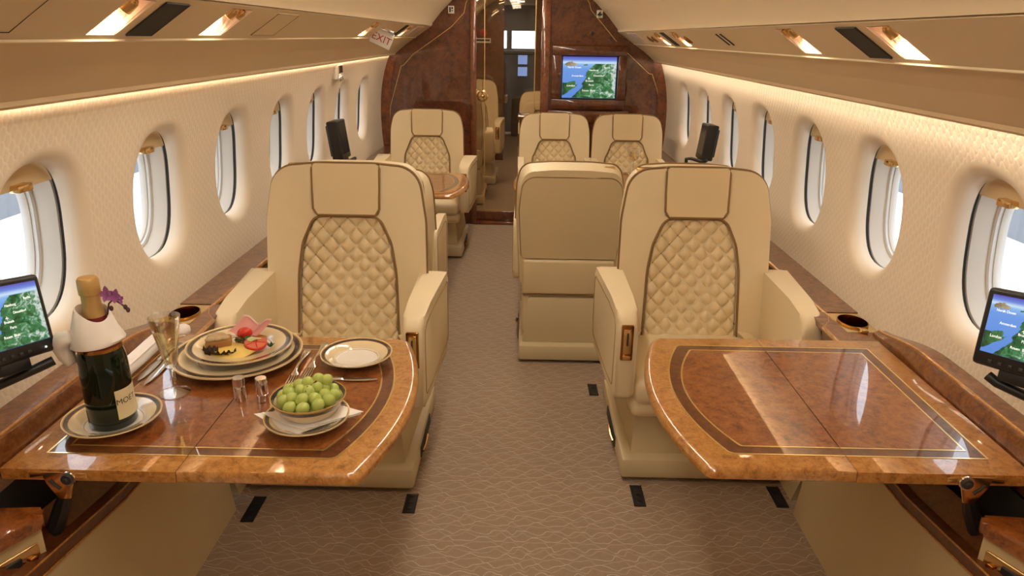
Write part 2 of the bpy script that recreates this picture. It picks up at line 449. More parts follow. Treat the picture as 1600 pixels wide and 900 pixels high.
# side walls with window openings
def wall(s):
    V = []; F = []; idx = {}; LIP = set()
    def vert(y, z, dep=0.0):
        k = (round(y, 5), round(z, 5), round(dep, 5))
        if k not in idx: idx[k] = len(V); V.append((s * (WX(z) + dep), y, z))
        return idx[k]
    zc = WZ[s]; zl, zh = zc - .255, zc + .255; NB = 12
    cells = [(y - .235, y + .235) for y in WIN[s]]
    edges = [Y0] + [e for c in cells for e in c] + [YB + .03, YF]
    zs_low = list(np.linspace(.15, zl, 9)); zs_mid = list(np.linspace(zl, zh, NB + 1)); zs_hi = list(np.linspace(zh, 1.335, 5))
    for i in range(len(edges) - 1):
        a, b = edges[i], edges[i + 1]
        iscell = any(abs(a - c[0]) < 1e-6 for c in cells)
        n = NB if iscell else max(1, int((b - a) / .25)) if b - a > .12 else 1
        ys = list(np.linspace(a, b, n + 1))
        for zs in ((zs_low, zs_hi) if iscell else (zs_low, zs_mid, zs_hi)):
            for j in range(n):
                for k in range(len(zs) - 1):
                    F.append([vert(ys[j], zs[k]), vert(ys[j + 1], zs[k]), vert(ys[j + 1], zs[k + 1]), vert(ys[j], zs[k + 1])])
        if iscell:
            yc = (a + b) / 2
            per = [(ys[j], zl) for j in range(n)] + [(b, zs_mid[k]) for k in range(NB)] + [(ys[n - j], zh) for j in range(n)] + [(a, zs_mid[NB - k]) for k in range(NB)]
            rings = []
            ov = []
            for (py, pz) in per:
                ov.append(math.atan2((pz - zc) / (zh - zc), (py - yc) / (b - yc)))
            lip = .034
            for q in range(0, 6):
                f = q / 5
                ring = []
                for (py, pz), th in zip(per, ov):
                    oy, oz = oval(OA + lip, OB + lip, th)
                    ring.append(vert(py + (yc + oy - py) * f, pz + (zc + oz - pz) * f))
                rings.append(ring)
            for q in range(1, 7):
                a_ = PI / 2 * q / 6; off = lip * (1 - math.sin(a_)); dep = lip * (1 - math.cos(a_))
                ring = []
                for th in ov:
                    oy, oz = oval(OA + off, OB + off, th); ring.append(vert(yc + oy, zc + oz, dep))
                rings.append(ring)
            ring = []
            for th in ov:
                oy, oz = oval(OA, OB, th); ring.append(vert(yc + oy, zc + oz, .05))
            rings.append(ring)
            for ri, (r0, r1) in enumerate(zip(rings[:-1], rings[1:])):
                m = len(r0)
                for k in range(m):
                    if ri >= 5: LIP.add(len(F))
                    F.append([r0[k], r0[(k + 1) % m], r1[(k + 1) % m], r1[k]])
    o = mk('wall_left' if s < 0 else 'wall_right', V, F, 'wall_emboss', smooth=50)
    o.data.materials.append(MATS['wall_lip'])
    for i in LIP: o.data.polygons[i].material_index = 1
    return struct(o, 'cream embossed scale-pattern side wall on the %s with oval windows' % ('left' if s < 0 else 'right'), 'wall')
W_L = wall(-1); W_R = wall(1)

# windows
def window(s, k, num):
    yc, zc = WIN[s][k], WZ[s]
    side = 'left' if s < 0 else 'right'
    e = sempty('window_%d' % num, 'oval cabin window on the %s wall, %s from the camera' % (side, ['first', 'second', 'third', 'fourth', 'fifth', 'sixth', 'seventh'][k]), 'window', (s * 1.07, yc, zc))
    def P(y, z, dep): return (s * (WX(zc + z) + dep - 1.07), y, z)
    def ring(a, b, dep, n=56): return [P(*oval(a, b, 2 * PI * i / n), dep) for i in range(n)]
    mk('dark_parts_gap_shade', *loft([ring(OA + .002, OB + .002, .049), ring(OA + .010, OB + .010, .052), ring(OA + .012, OB + .012, .070)], cap=False), 'dark_parts_gap_shade', e)  # dark ring paints the shadowed gap between lip and reveal
    mk('reveal', *loft([ring(OA + .012, OB + .012, .064), ring(OA + .004, OB + .004, .064), ring(OA - .004, OB - .004, .084), ring(OA - .012, OB - .012, .104)], cap=False), 'reveal', e)
    mk('inner_frame', *loft([ring(OA - .010, OB - .010, .103), ring(OA - .015, OB - .015, .101), ring(OA - .020, OB - .020, .104), ring(OA - .021, OB - .021, .114)], cap=False), 'reveal_ring', e)
    mk('outer_frame', *loft([ring(OA - .018, OB - .018, .113), ring(OA - .024, OB - .024, .112), ring(OA - .028, OB - .028, .118), ring(OA - .028, OB - .028, .130), ring(OA + .03, OB + .03, .132)], cap=False), 'reveal', e)
    pv = ring(OA - .022, OB - .022, .124); n = len(pv)
    mk('pane', pv, [list(range(n))], 'window_glass', e)
    # shade: top cap of the oval, pulled a little way down
    zb = .128
    top = [oval(OA + .004, OB + .004, th) for th in np.linspace(0, PI, 61)]
    top = [(y, z) for y, z in top if z > zb]
    yb0 = top[0][0]
    poly = [(yb0, zb)] + top + [(-yb0, zb)]
    sh = mk('shade', *prism(poly, .056, .064, lambda a, b_, d: Vector(P(a, b_, d))), 'shade', e)
    G().add(box(-.024, .024, -.006, .018, zb - .004, zb + .013, .003), Matrix(((0, s, 0, s * (WX(zc + zb) + .040 - 1.07)), (1, 0, 0, 0), (0, 0, 1, 0), (0, 0, 0, 1)))).build('shade_handle', 'gold', sh)
    return e
num = 1
for s in (-1, 1):
    for k in range(7): window(s, k, num); num += 1

# ------------------------------------------------------------------ ceiling
ORD = ['first', 'second', 'third', 'fourth', 'fifth', 'sixth', 'seventh', 'eighth', 'ninth']
ceil_e = sempty('ceiling', 'tan cabin ceiling with lower valances and service panels along both sides', 'ceiling')
CR0 = (.79, 1.372); CR1 = (.68, 1.446); VB = (.958, 1.25)
def strip(name, prof, m, y0, y1, s, parent, dz=True, sm=30):
    V = []; F = []
    for (x, z) in prof:
        for y in (y0, y1): V.append((s * x, y, z + (DZ[s] if dz else 0)))
    for i in range(len(prof) - 1): F.append([2 * i, 2 * i + 1, 2 * i + 3, 2 * i + 2])
    return mk(name, V, F, m, parent, smooth=sm)
def BND(s, y, t, off):
    d = Vector((CR1[0] - CR0[0], CR1[1] - CR0[1])); n = Vector((-.558, -.830))
    return Vector((s * (CR0[0] + d.x * t + n.x * off), y, CR0[1] + d.y * t + n.y * off + DZ[s]))
arc = [(.672, 1.452), (.668, 1.470), (.60, 1.55), (.5, 1.648), (.40, 1.725), (.3, 1.785), (.15, 1.83), (0, 1.842)]
for s in (-1, 1):
    # thin board with a rounded nose at the bottom, standing clear of the wall
    prof = [(.845, 1.338), (.940, 1.262), (.944, 1.252), (VB[0] - .004, 1.246), (VB[0], 1.250), (VB[0] - .004, 1.262), (.793, 1.3705)]
    strip('valance', prof, 'valance_fabric', Y0, YF, s, ceil_e, sm=0)
    mk('crease_bead', *tube([(s * .793, Y0, 1.370 + DZ[s]), (s * .793, YF, 1.370 + DZ[s])], .0035, 6), 'ceiling_trim', ceil_e)
    strip('cove_lid', [(.95, 1.335), (.90, 1.345), (.868, 1.338)], 'ceiling_trim', Y0, YF, s, ceil_e, dz=False)
    V = []; F = []
    strip('ceiling_panel', arc, 'ceiling_fabric', Y0, YF, s, ceil_e, sm=60)
    strip('ceiling_joint', [(.690, 1.440), (.684, 1.450), (.672, 1.453)], 'piping', Y0, YF, s, ceil_e)
    cl = strip('cove_lamp', [(.918, 1.312), (.896, 1.312)], 'cove_glow', Y0 + .05, YB - .02, s, None, dz=False)
    V_ = G().add(box(s * .893, s * .921, Y0 + .05, YB - .02, 1.3125, 1.318)); cl.name = 'cove_lamp_tmp'
    e = thing('cove_lamp', 'long warm strip lamp tucked behind the %s valance' % ('left' if s < 0 else 'right'), 'lamp', (0, 0, 0))
    cl.name = 'diffuser'; cl.parent = e
    V_.build('housing', 'white_plastic', e, smooth=0)

# service panel band: pieces between the fixtures, leaving real openings
FIX = {-1: [('light', 1.335, 1.430), ('light', 1.80, 1.935), ('light', 3.52, 3.66), ('light', 4.62, 4.74)],
        1: [('light', 1.455, 1.555), ('light', 1.985, 2.105), ('light', 3.52, 3.64), ('light', 4.02, 4.14)]}
for s in (-1, 1):
    T0, T1 = .10, .93
    def quadstrip(y0, y1, t0, t1):
        a, b = BND(s, y0, t0, 0), BND(s, y1, t0, 0); c, d = BND(s, y1, t1, 0), BND(s, y0, t1, 0)
        a2, b2, c2, d2 = BND(s, y0, t0, -.006), BND(s, y1, t0, -.006), BND(s, y1, t1, -.006), BND(s, y0, t1, -.006)
        return [a, b, c, d, a2, b2, c2, d2], [[0, 1, 2, 3], [4, 5, 6, 7], [0, 1, 5, 4], [1, 2, 6, 5], [2, 3, 7, 6], [3, 0, 4, 7]]
    g = G(); ys = [Y0]
    for _, a, b in FIX[s]: ys += [a, b]
    ys.append(YF)
    for i in range(0, len(ys), 2): g.add(quadstrip(ys[i], ys[i + 1], 0, 1.03))
    for _, a, b in FIX[s]:
        g.add(quadstrip(a, b, 0, T0)); g.add(quadstrip(a, b, T1, 1.03))
    g.build('service_panel', 'service_panel', ceil_e, smooth=0)
def reading_light(s, y0, y1, label, knob=True):
    T0, T1 = .10, .93
    o = BND(s, (y0 + y1) / 2, .5, 0)
    e = thing('reading_light', label, 'lamp', o, group='reading lights in the service panels')
    L = lambda y, t, off: BND(s, y, t, off) - o
    rings = []
    for f, dep, ta in ((0, 0, 0), (.03, -.004, .0), (.07, -.018, .02), (.12, -.030, .10)):
        w = (y1 - y0) * f; tt0 = T0 + (T1 - T0) * f * .4; tt1 = T1 - (T1 - T0) * f * .4
        rings.append([L(y0 + w, tt0, dep * .25), L(y1 - w, tt0, dep * .25), L(y1 - w, tt1, dep * 1.4), L(y0 + w, tt1, dep * 1.4)])
    v, f = loft(rings, cap=False); n = len(v); f.append([n - 4, n - 3, n - 2, n - 1])
    mk('tray', v, f, 'tray', e, smooth=0)
    yc = (y0 + y1) / 2
    c = L(yc, .70, -.012)
    ax = (L(yc, .15, -.004) - c).normalized()
    q = ax.to_track_quat('Z', 'Y').to_matrix().to_4x4()
    G().add(lathe([(0, -.016), (.011, -.016), (.014, -.010), (.014, .012), (.011, .014), (.010, .006)], 20), Matrix.Translation(c) @ q).build('swivel_head', 'gold', e)
    G().add(lathe([(0, .0075), (.0098, .0075)], 20), Matrix.Translation(c) @ q).build('bulb', 'bulb_glow', e)
    if knob: G().add(lathe([(0, .016), (.009, .016), (.010, .0), (.006, -.01)], 14), Matrix.Translation(L(yc + .03, .78, -.004)) @ q).build('adjuster', 'gold', e)
    ld = bpy.data.lights.new('reading_beam', 'SPOT'); ld.energy = .35; ld.color = (1, .84, .62); ld.spot_size = 2.0; ld.shadow_soft_size = .01
    lo = bpy.data.objects.new('reading_beam', ld); COL.objects.link(lo); lo.parent = e
    lo.matrix_local = Matrix.Translation(c + ax * .016 + (L(yc, .5, .01) - L(yc, .5, 0)) * .6) @ (-ax).to_track_quat('Z', 'Y').to_matrix().to_4x4()
names = {-1: ['recessed reading light nearest the camera on the left service panel', 'recessed reading light with gold knobs left of the black grille, second on the left', 'small recessed reading light just aft of the exit sign', 'recessed reading light beside the bulkhead on the left'],
         1: ['recessed reading light nearest the camera on the right service panel', 'recessed reading light with gold head beyond the right black grille', 'small recessed reading light in the far right service cluster, nearer one', 'small recessed reading light in the far right service cluster, farther one']}
for s in (-1, 1):
    for (k, a, b), nm in zip(FIX[s], names[s]): reading_light(s, a, b, nm, knob=(a > 1.6))
def band_plate(name, s, y0, y1, t0, t1, m, label, cat, group=None, h=.003, frame=None):
    o = BND(s, (y0 + y1) / 2, (t0 + t1) / 2, 0)
    P = lambda y, t, off: BND(s, y, t, off) - o
    e = thing(name, label, cat, o, group=group)
    v = [P(y, t, off) for off in (-.002, h) for y, t in ((y0, t0), (y1, t0), (y1, t1), (y0, t1))]
    mk('plate', v, [[0, 1, 2, 3], [4, 5, 6, 7], [0, 1, 5, 4], [1, 2, 6, 5], [2, 3, 7, 6], [3, 0, 4, 7]], m, e, smooth=0)
    if frame:
        c = [P(y, t, h) for y, t in ((y0, t0), (y1, t0), (y1, t1), (y0, t1))]
        mk('edge_bead', *tube(c, .0012, 5, closed=True), frame, e)
    return e, P
band_plate('speaker_grille', -1, 1.465, 1.565, .12, .93, 'black_grille', 'black rectangular grille between the two near left reading lights', 'grille', 'black grilles', frame='dark_parts_gap_shade')
band_plate('speaker_grille', 1, 1.60, 1.70, .12, .93, 'black_grille', 'black rectangular grille between the two near right reading lights', 'grille', 'black grilles', frame='dark_parts_gap_shade')
band_plate('speaker_grille', -1, 4.42, 4.52, .12, .93, 'black_grille', 'small black grille just beyond the exit sign', 'grille', 'black grilles')
band_plate('speaker_grille', 1, 3.80, 3.90, .12, .93, 'black_grille', 'small black grille between the two small far right reading lights', 'grille', 'black grilles')
band_plate('oxygen_door', -1, 2.13, 2.32, .15, .92, 'service_panel', 'flush oxygen mask door beyond the second left reading light', 'panel', frame='piping')
band_plate('oxygen_door', -1, .55, 1.12, .18, 1.0, 'service_panel', 'large flush access panel at the upper left corner', 'panel', frame='dark_parts_gap_shade')
band_plate('oxygen_door', -1, 4.9, 5.2, .15, .92, 'tray', 'pale service door next to the left bulkhead', 'panel')
band_plate('oxygen_door', 1, 4.75, 5.15, .15, .92, 'tray', 'pale service door next to the right bulkhead', 'panel')
for i, y in enumerate((2.74, 2.80)):
    band_plate('vent_slot', 1, y, y + .014, .3, .8, 'dark_parts_gap_shade', 'thin dark vent slot on the right service panel, %s one' % ('nearer' if i == 0 else 'farther'), 'vent', 'vent slots')
for y, lb in ((3.42, 'nearest'), (4.30, 'middle'), (4.45, 'farthest')):
    o = BND(1, y, .5, 0); e = thing('air_outlet', 'small round black air outlet, %s in the far right service cluster' % lb, 'vent', o, group='air outlets')
    q = (BND(1, y, .5, 1) - o).to_track_quat('Z', 'Y').to_matrix().to_4x4()
    G().add(lathe([(.026, 0), (.026, .004), (.018, .007), (.014, .002)], 20), q).build('bezel', 'gold_dark', e)
    G().add(lathe([(0, .009), (.008, .009), (.014, .002)], 16), q).build('nozzle', 'dark_parts_gap_shade', e)
# exit sign
e = thing('exit_sign', 'white exit sign with red letters hanging below the left ceiling', 'sign', (-.728, 3.85, 1.378))
Ms = Matrix.Rotation(math.radians(24), 4, 'Y')
G().add(box(-.055, .055, -.006, .006, -.036, .046, .004), Ms).build('plate', 'white_plastic', e)
G().add(box(-.05, .05, -.02, .02, .044, .060, .004), Ms).build('mount', 'chrome', e)
text('lettering', 'EXIT', .050, 'red_paint', Ms @ Matrix.Translation((0, -.0068, 0)) @ Matrix.Rotation(PI / 2, 4, 'X'), e)
# oxygen / handle fitting high on the left wall
e = thing('wall_fitting', 'chrome-edged fitting high on the left wall under the valance', 'fitting', (-1.006, 4.03, 1.20)); e.scale = (1, 1.5, 1.3)
G().add(box(-.012, .012, -.05, .05, -.025, .04, .006)).build('bezel', 'white_plastic', e)
G().add(box(.010, .016, -.03, .03, .0, .03, .002)).build('window_plate', 'chrome', e)
G().add(ball(.018), Matrix.Translation((.015, -.02, -.02))).build('knob', 'chrome', e)

# ceiling lamps along the crown
def ceiling_lamp(x, y, label, hl=.30):
    z = float(np.interp(abs(x), [0, .15, .3, .4, .5], [1.842, 1.83, 1.785, 1.725, 1.648]))
    e = thing('ceiling_lamp', label, 'lamp', (x, y, z - .004), group='rectangular ceiling lamps')
    e.rotation_euler = (0, math.copysign(.10 if abs(x) < .15 else .26 if abs(x) < .35 else .62, x) if x else 0, 0)
    g = G().add(box(-.072, .072, -hl - .015, -hl, -.012, .01)).add(box(-.072, .072, hl, hl + .015, -.012, .01)).add(box(-.072, -.060, -hl, hl, -.012, .01)).add(box(.060, .072, -hl, hl, -.012, .01))
    g.build('frame', 'gold', e, smooth=0)
    G().add(box(-.060, .060, -hl, hl, -.006, .004)).build('diffuser', 'lamp_glow' if hl > .2 else 'bulb_glow', e, smooth=0)
i = 0
for y in (-.8, -.05, .7, 1.45, 2.2, 2.95, 3.7, 4.45, 5.15):
    for x in (-.13, .13):
        i += 1
        ceiling_lamp(x, y, '%s rectangular ceiling lamp of the %s row, counted from the aft wall' % (ORD[(i - 1) // 2], 'left' if x < 0 else 'right'))
for x, y, lb in ((-.06, 9.2, 'nearer'), (-.06, 10.2, 'farther')):
    e = thing('corridor_lamp', 'small lit lamp in the corridor ceiling, the %s one' % lb, 'lamp', (x, y, 1.85), group='corridor lamps')
    G().add(box(-.06, .06, -.05, .05, -.012, 0)).build('frame', 'gold', e, smooth=0); G().add(box(-.045, .045, -.04, .04, -.016, -.010)).build('diffuser', 'bulb_glow', e, smooth=0)
for i, y in enumerate((6.0, 6.65, 8.0)):
    for x in ((-.27, .22), (-.42, .30), (-.26, .14))[i]:
        ceiling_lamp(x, y, 'rectangular ceiling lamp beyond the glass door, %s side, %s' % ('left' if x < 0 else 'right', ('nearest', 'middle', 'farthest')[i]), .09)

# aft end wall behind the camera
struct(mk('wall_aft', [(-1.25, Y0, 0), (1.25, Y0, 0), (1.25, Y0, 1.9), (-1.25, Y0, 1.9), (-1.25, Y0 - .04, 0), (1.25, Y0 - .04, 0), (1.25, Y0 - .04, 1.9), (-1.25, Y0 - .04, 1.9)],
   [[0, 1, 2, 3], [4, 5, 6, 7], [0, 1, 5, 4], [1, 2, 6, 5], [2, 3, 7, 6], [3, 0, 4, 7]], 'aft_lining', smooth=0), 'plain cream aft wall behind the camera', 'wall')

# ------------------------------------------------------------------ bulkheads
def hullpoly(s, xin, dz):
    p = [(xin, 0.0), (1.10, 0.0)] + [(WX(z) + .03, z) for z in np.linspace(.2, 1.30, 14)] + [(.93, 1.345), (.86, 1.36), (.80, 1.395 + dz)]
    p += [(x + .01, z + dz + .012) for x, z in arc if x > xin + .02] + [(xin, float(np.interp(xin, [a[0] for a in arc[::-1]], [a[1] for a in arc[::-1]])) + dz + .012)]
    return p
def bulkhead(s, xin, y, name, m, label):
    e = sempty(name, label, 'wall', (s * xin, y, 0))
    v, f = prism(hullpoly(s, xin, DZ[s]), 0, .045, lambda a, b, d: Vector((s * (a - xin), d, b)))
    mk('panel', v, f, m, e, smooth=0)
    return e
DL, DR = -.365, .135
b1 = bulkhead(-1, .365, YB, 'wall_bulkhead_left', 'mahogany', 'dark burl wood bulkhead left of the glass door')
b2 = bulkhead(1, .135, YB, 'wall_bulkhead_right', 'mahogany', 'dark burl wood bulkhead right of the glass door with built-in screen')
# lighter curved edge band along the hull and gold inlay line
def inlay(parent, org, pts, name='inlay_line', m='gold_inlay', r=.0032):
    mk(name, *tube([(x - org[0], -.001, z) for x, z in pts], r, 6), m, parent)
for s, b, org in ((-1, b1, (-.365,)), (1, b2, (.135,))):
    outer = [(WX(z) + .005, z) for z in np.linspace(.45, 1.235, 16)]
    inner = [(WX(z) - .075 + .02 * (z - .45), z) for z in np.linspace(.45, 1.235, 16)]
    poly = outer + inner[::-1]
    mk('edge_band', *prism(poly, -.006, .0, lambda a, c, d, s=s, o=org: Vector((s * a - o[0], d, c))), 'mahogany_light', b, smooth=0)
inlay(b1, (-.365,), [(-1.014, .60), (-1.014, .672), (-.994, .898), (-.929, 1.106), (-.905, 1.182), (-.885, 1.190), (-.815, 1.265), (-.532, 1.458), (-.439, 1.554), (-.425, 1.62), (-.40, 1.66), (-.385, 1.70)])
inlay(b2, (.135,), [(1.035, .78), (1.02, .90), (.985, 1.04), (.94, 1.152), (.915, 1.156), (.74, 1.305)])
inlay(b2, (.135,), [(.665, 1.375), (.47, 1.585), (.455, 1.635), (.40, 1.70)])
# door posts
for x0, x1, nm in ((DL - .03, DL + .012, 'left'), (DR - .012, DR + .05, 'right')):
    p = b1 if nm == 'left' else b2; ox = DL if nm == 'left' else DR
    G().add(box(x0 - ox, x1 - ox, -.022, .07, 0, 1.745, .006)).build('door_post', 'mahogany_light', p)
    inlay(p, (ox,), [(x1 - .006 if nm == 'left' else x0 + .006, .02), (x1 - .006 if nm == 'left' else x0 + .006, 1.72)], 'post_bead', 'gold_dark', .004)
# raised screen surround
g = G()
X0, X1, Z0, Z1 = .20 - DR, .745 - DR, .895, 1.34
SX0, SX1, SZ0, SZ1 = .272 - DR, .684 - DR, .966, 1.277
for bx_ in ((X0, X1, -.045, .0, Z0, SZ0), (X0, X1, -.045, 0, SZ1, Z1), (X0, SX0, -.045, 0, SZ0, SZ1), (SX1, X1, -.045, 0, SZ0, SZ1)): g.add(box(*bx_, .006))
sur = g.build('screen_surround', 'mahogany', b2)
inlay(b2, (DR,), [(.21, 1.345), (.735, 1.345)], 'surround_highlight', 'gold_dark', .004)  # gold line drawn as the highlight along the top of the surround
G().add(box(.18 - DR, .78 - DR, -.03, 0, .80, .885, .01)).build('shelf_rail', 'mahogany_light', b2)
tv = thing('wall_screen', 'lit wall screen showing a moving map on the wooden bulkhead', 'screen', ((SX0 + SX1) / 2 + DR, YB - .004, (SZ0 + SZ1) / 2))
w2, h2 = (SX1 - SX0) / 2 - .002, (SZ1 - SZ0) / 2 - .002
G().add(box(-w2, w2, -.006, .003, -h2, h2)).build('bezel', 'black_plastic', tv, smooth=0)
G().add(box(-w2 + .008, w2 - .008, -.010, -.006, -h2 + .008, h2 - .008)).build('display', 'map_sea', tv, smooth=0)
RX = Matrix.Rotation(PI / 2, 4, 'X')
map_print(tv, 2 * (w2 - .008), 2 * (h2 - .008), 0, -.010, .018)
# little signs on the bulkhead
e = thing('placard', 'small white placard with a black emblem high on the right bulkhead', 'sign', (.533, YB - .003, 1.559))
G().add(box(-.022, .022, -.003, .003, -.026, .026, .002)).build('plate', 'white_plastic', e)
g = G()
for dx, dz_ in ((0, .008), (-.009, -.005), (.009, -.005)): g.add(lathe([(0, 0), (.0075, 0), (.0075, .0015)], 14), Matrix.Translation((dx, -.003, dz_)) @ RX)
g.add(box(-.002, .002, -.0045, -.003, -.018, 0)).add(box(-.006, .006, -.0045, -.003, -.019, -.016)); g.build('emblem', 'ink', e)
e = thing('placard', 'small white placard with a black symbol high on the left bulkhead', 'sign', (-.531, YB - .003, 1.574))
G().add(box(-.022, .022, -.003, .003, -.026, .026, .002)).build('plate', 'white_plastic', e)
G().add(box(-.013, -.003, -.0045, -.003, -.017, .017)).add(box(.002, .013, -.0045, -.003, -.010, -.004)).add(box(.002, .013, -.0045, -.003, .004, .017)).build('emblem', 'ink', e)
e = thing('door_eye', 'small round black sensor on the right bulkhead above the screen', 'sensor', (.489, YB - .002, 1.429))
G().add(lathe([(0, .004), (.012, .004), (.014, 0)], 18), RX).build('lens', 'dark_parts_gap_shade', e); G().add(lathe([(.014, .003), (.017, .002), (.017, -.002)], 18), RX).build('ring', 'gold_dark', e)
# header above the door
struct(mk('trim_1', *box(DL - .05, DR + .05, YB, YB + .045, 1.745, 1.90), 'mahogany', smooth=0), 'wooden header above the glass door', 'trim')
struct(mk('trim_2', *box(DL, DR, YB - .02, YB + .07, 0, .022, .006), 'mahogany_light'), 'wooden threshold below the glass door', 'trim')
# glass door
d = sempty('door_1', 'tinted glass door with gold inlay lines closing the aisle', 'door', ((DL + DR) / 2, YB + .03, .022))
hw = (DR - DL) / 2 - .004
G().add(box(-hw, hw, -.004, .004, .075, 1.72)).build('pane', 'tinted_glass', d, smooth=0)
G().add(box(-hw, hw, -.012, .012, 0, .075, .003)).build('bottom_rail', 'mahogany', d)
for x in (-.292 + .115, .078 + .115):
    G().add(box(x - .0028, x + .0028, -.0062, -.0035, .085, 1.70)).build('inlay_line', 'gold_inlay', d, smooth=0)
G().add(box(-.292 + .115, .078 + .115, -.0062, -.0035, .085, .0905)).build('inlay_line', 'gold_inlay', d, smooth=0)
la = G().add(lathe([(.030, 0), (.043, .004), (.043, .010), (.034, .014), (.030, .010)], 24), Matrix.Translation((-.307 + .115, -.004, .954)) @ RX).build('latch_ring', 'gold', d)
G().add(ball(.018, sc=(1, 1, .7)), Matrix.Translation((-.307 + .115, -.014, .954))).build('latch_knob', 'gold', d)

# forward cabin beyond the glass door
f1 = bulkhead(-1, .235, YF, 'wall_forward_left', 'mahogany', 'second dark wood bulkhead seen through the glass door, left part')
f2 = bulkhead(1, .125, YF, 'wall_forward_right', 'mahogany', 'second dark wood bulkhead seen through the glass door, right part')
struct(mk('wall_corridor_left', *box(-.29, -.24, YF + .05, 11.0, 0, 1.85), 'mahogany', smooth=0), 'dark corridor wall on the left beyond the second bulkhead', 'wall')
struct(mk('wall_corridor_right', *box(.13, .18, YF + .05, 11.0, 0, 1.85), 'mahogany', smooth=0), 'dark corridor wall on the right beyond the second bulkhead', 'wall')
struct(mk('ceiling_corridor', *box(-.3, .2, YF, 11.9, 1.85, 1.9), 'aft_lining', smooth=0), 'corridor ceiling towards the cockpit', 'ceiling')
e = thing('cockpit_panel', 'dark cockpit console with two blue screens at the end of the corridor', 'console', (-.02, 11.3, 0))
G().add(box(-.5, .5, 0, .25, 0, 1.15, .02)).build('panel', 'cockpit_dark', e)
G().add(box(-.5, .5, -.06, .25, 1.16, 1.20, .02)).build('glareshield', 'cockpit_dark', e)
for z in (.90, 1.07): G().add(box(-.075, .065, -.008, 0, z - .065, z + .065)).build('display', 'screen_blue', e, smooth=0)
G().add(box(-.16, .16, -.55, -.02, 0, .55, .03)).build('pedestal', 'cockpit_dark', e)
e = sempty('window_15', 'bright cockpit windshield at the far end of the corridor', 'window', (0, 11.75, 1.12))
G().add(box(-.8, .8, 0, .05, -1.2, .10)).add(box(-.8, .8, 0, .05, .36, .75)).add(box(-.8, -.20, 0, .05, .1, .36)).add(box(.17, .8, 0, .05, .1, .36)).build('frame', 'cockpit_dark', e, smooth=0)
mk('pane', *box(-.2, .17, .02, .03, .1, .36), 'window_glass', e, smooth=0)
for s in (-1, 1): struct(mk('wall_cockpit_%s' % ('left' if s < 0 else 'right'), *box(min(s * .8, s * .18 - .02), max(s * .8, s * .18), 11.0, 11.8, 0, 1.9), 'cockpit_dark', smooth=0) if 0 else mk('wall_cockpit_%s' % ('left' if s < 0 else 'right'), *box(s * .8 - .03, s * .8 + .03, 10.95, 11.8, 0, 1.95), 'cockpit_dark', smooth=0), 'dark cockpit side wall on the %s' % ('left' if s < 0 else 'right'), 'wall')
e = thing('safety_sign', 'round red sign over a black and white notice on the forward bulkhead', 'sign', (-.47, YF - .003, 1.40))
G().add(lathe([(0, .003), (.042, .003), (.042, 0)], 24), Matrix.Translation((0, 0, .035)) @ RX).build('disc', 'red_paint', e)
G().add(box(-.085, .085, -.004, 0, -.075, -.025, .001)).build('notice', 'white_plastic', e); G().add(box(-.075, .075, -.006, -.004, -.058, -.036)).build('notice_band', 'ink', e, smooth=0)
e = thing('galley_unit', 'small lit galley shelf on the left of the corridor', 'shelf', (-.235, 9.3, 0))
G().add(box(-.0, .03, -.15, .15, .62, .70, .006)).build('shelf', 'plinth_cover', e); G().add(box(0, .012, -.1, .1, .72, 1.1, .004)).build('splash_plate', 'mahogany_light', e)

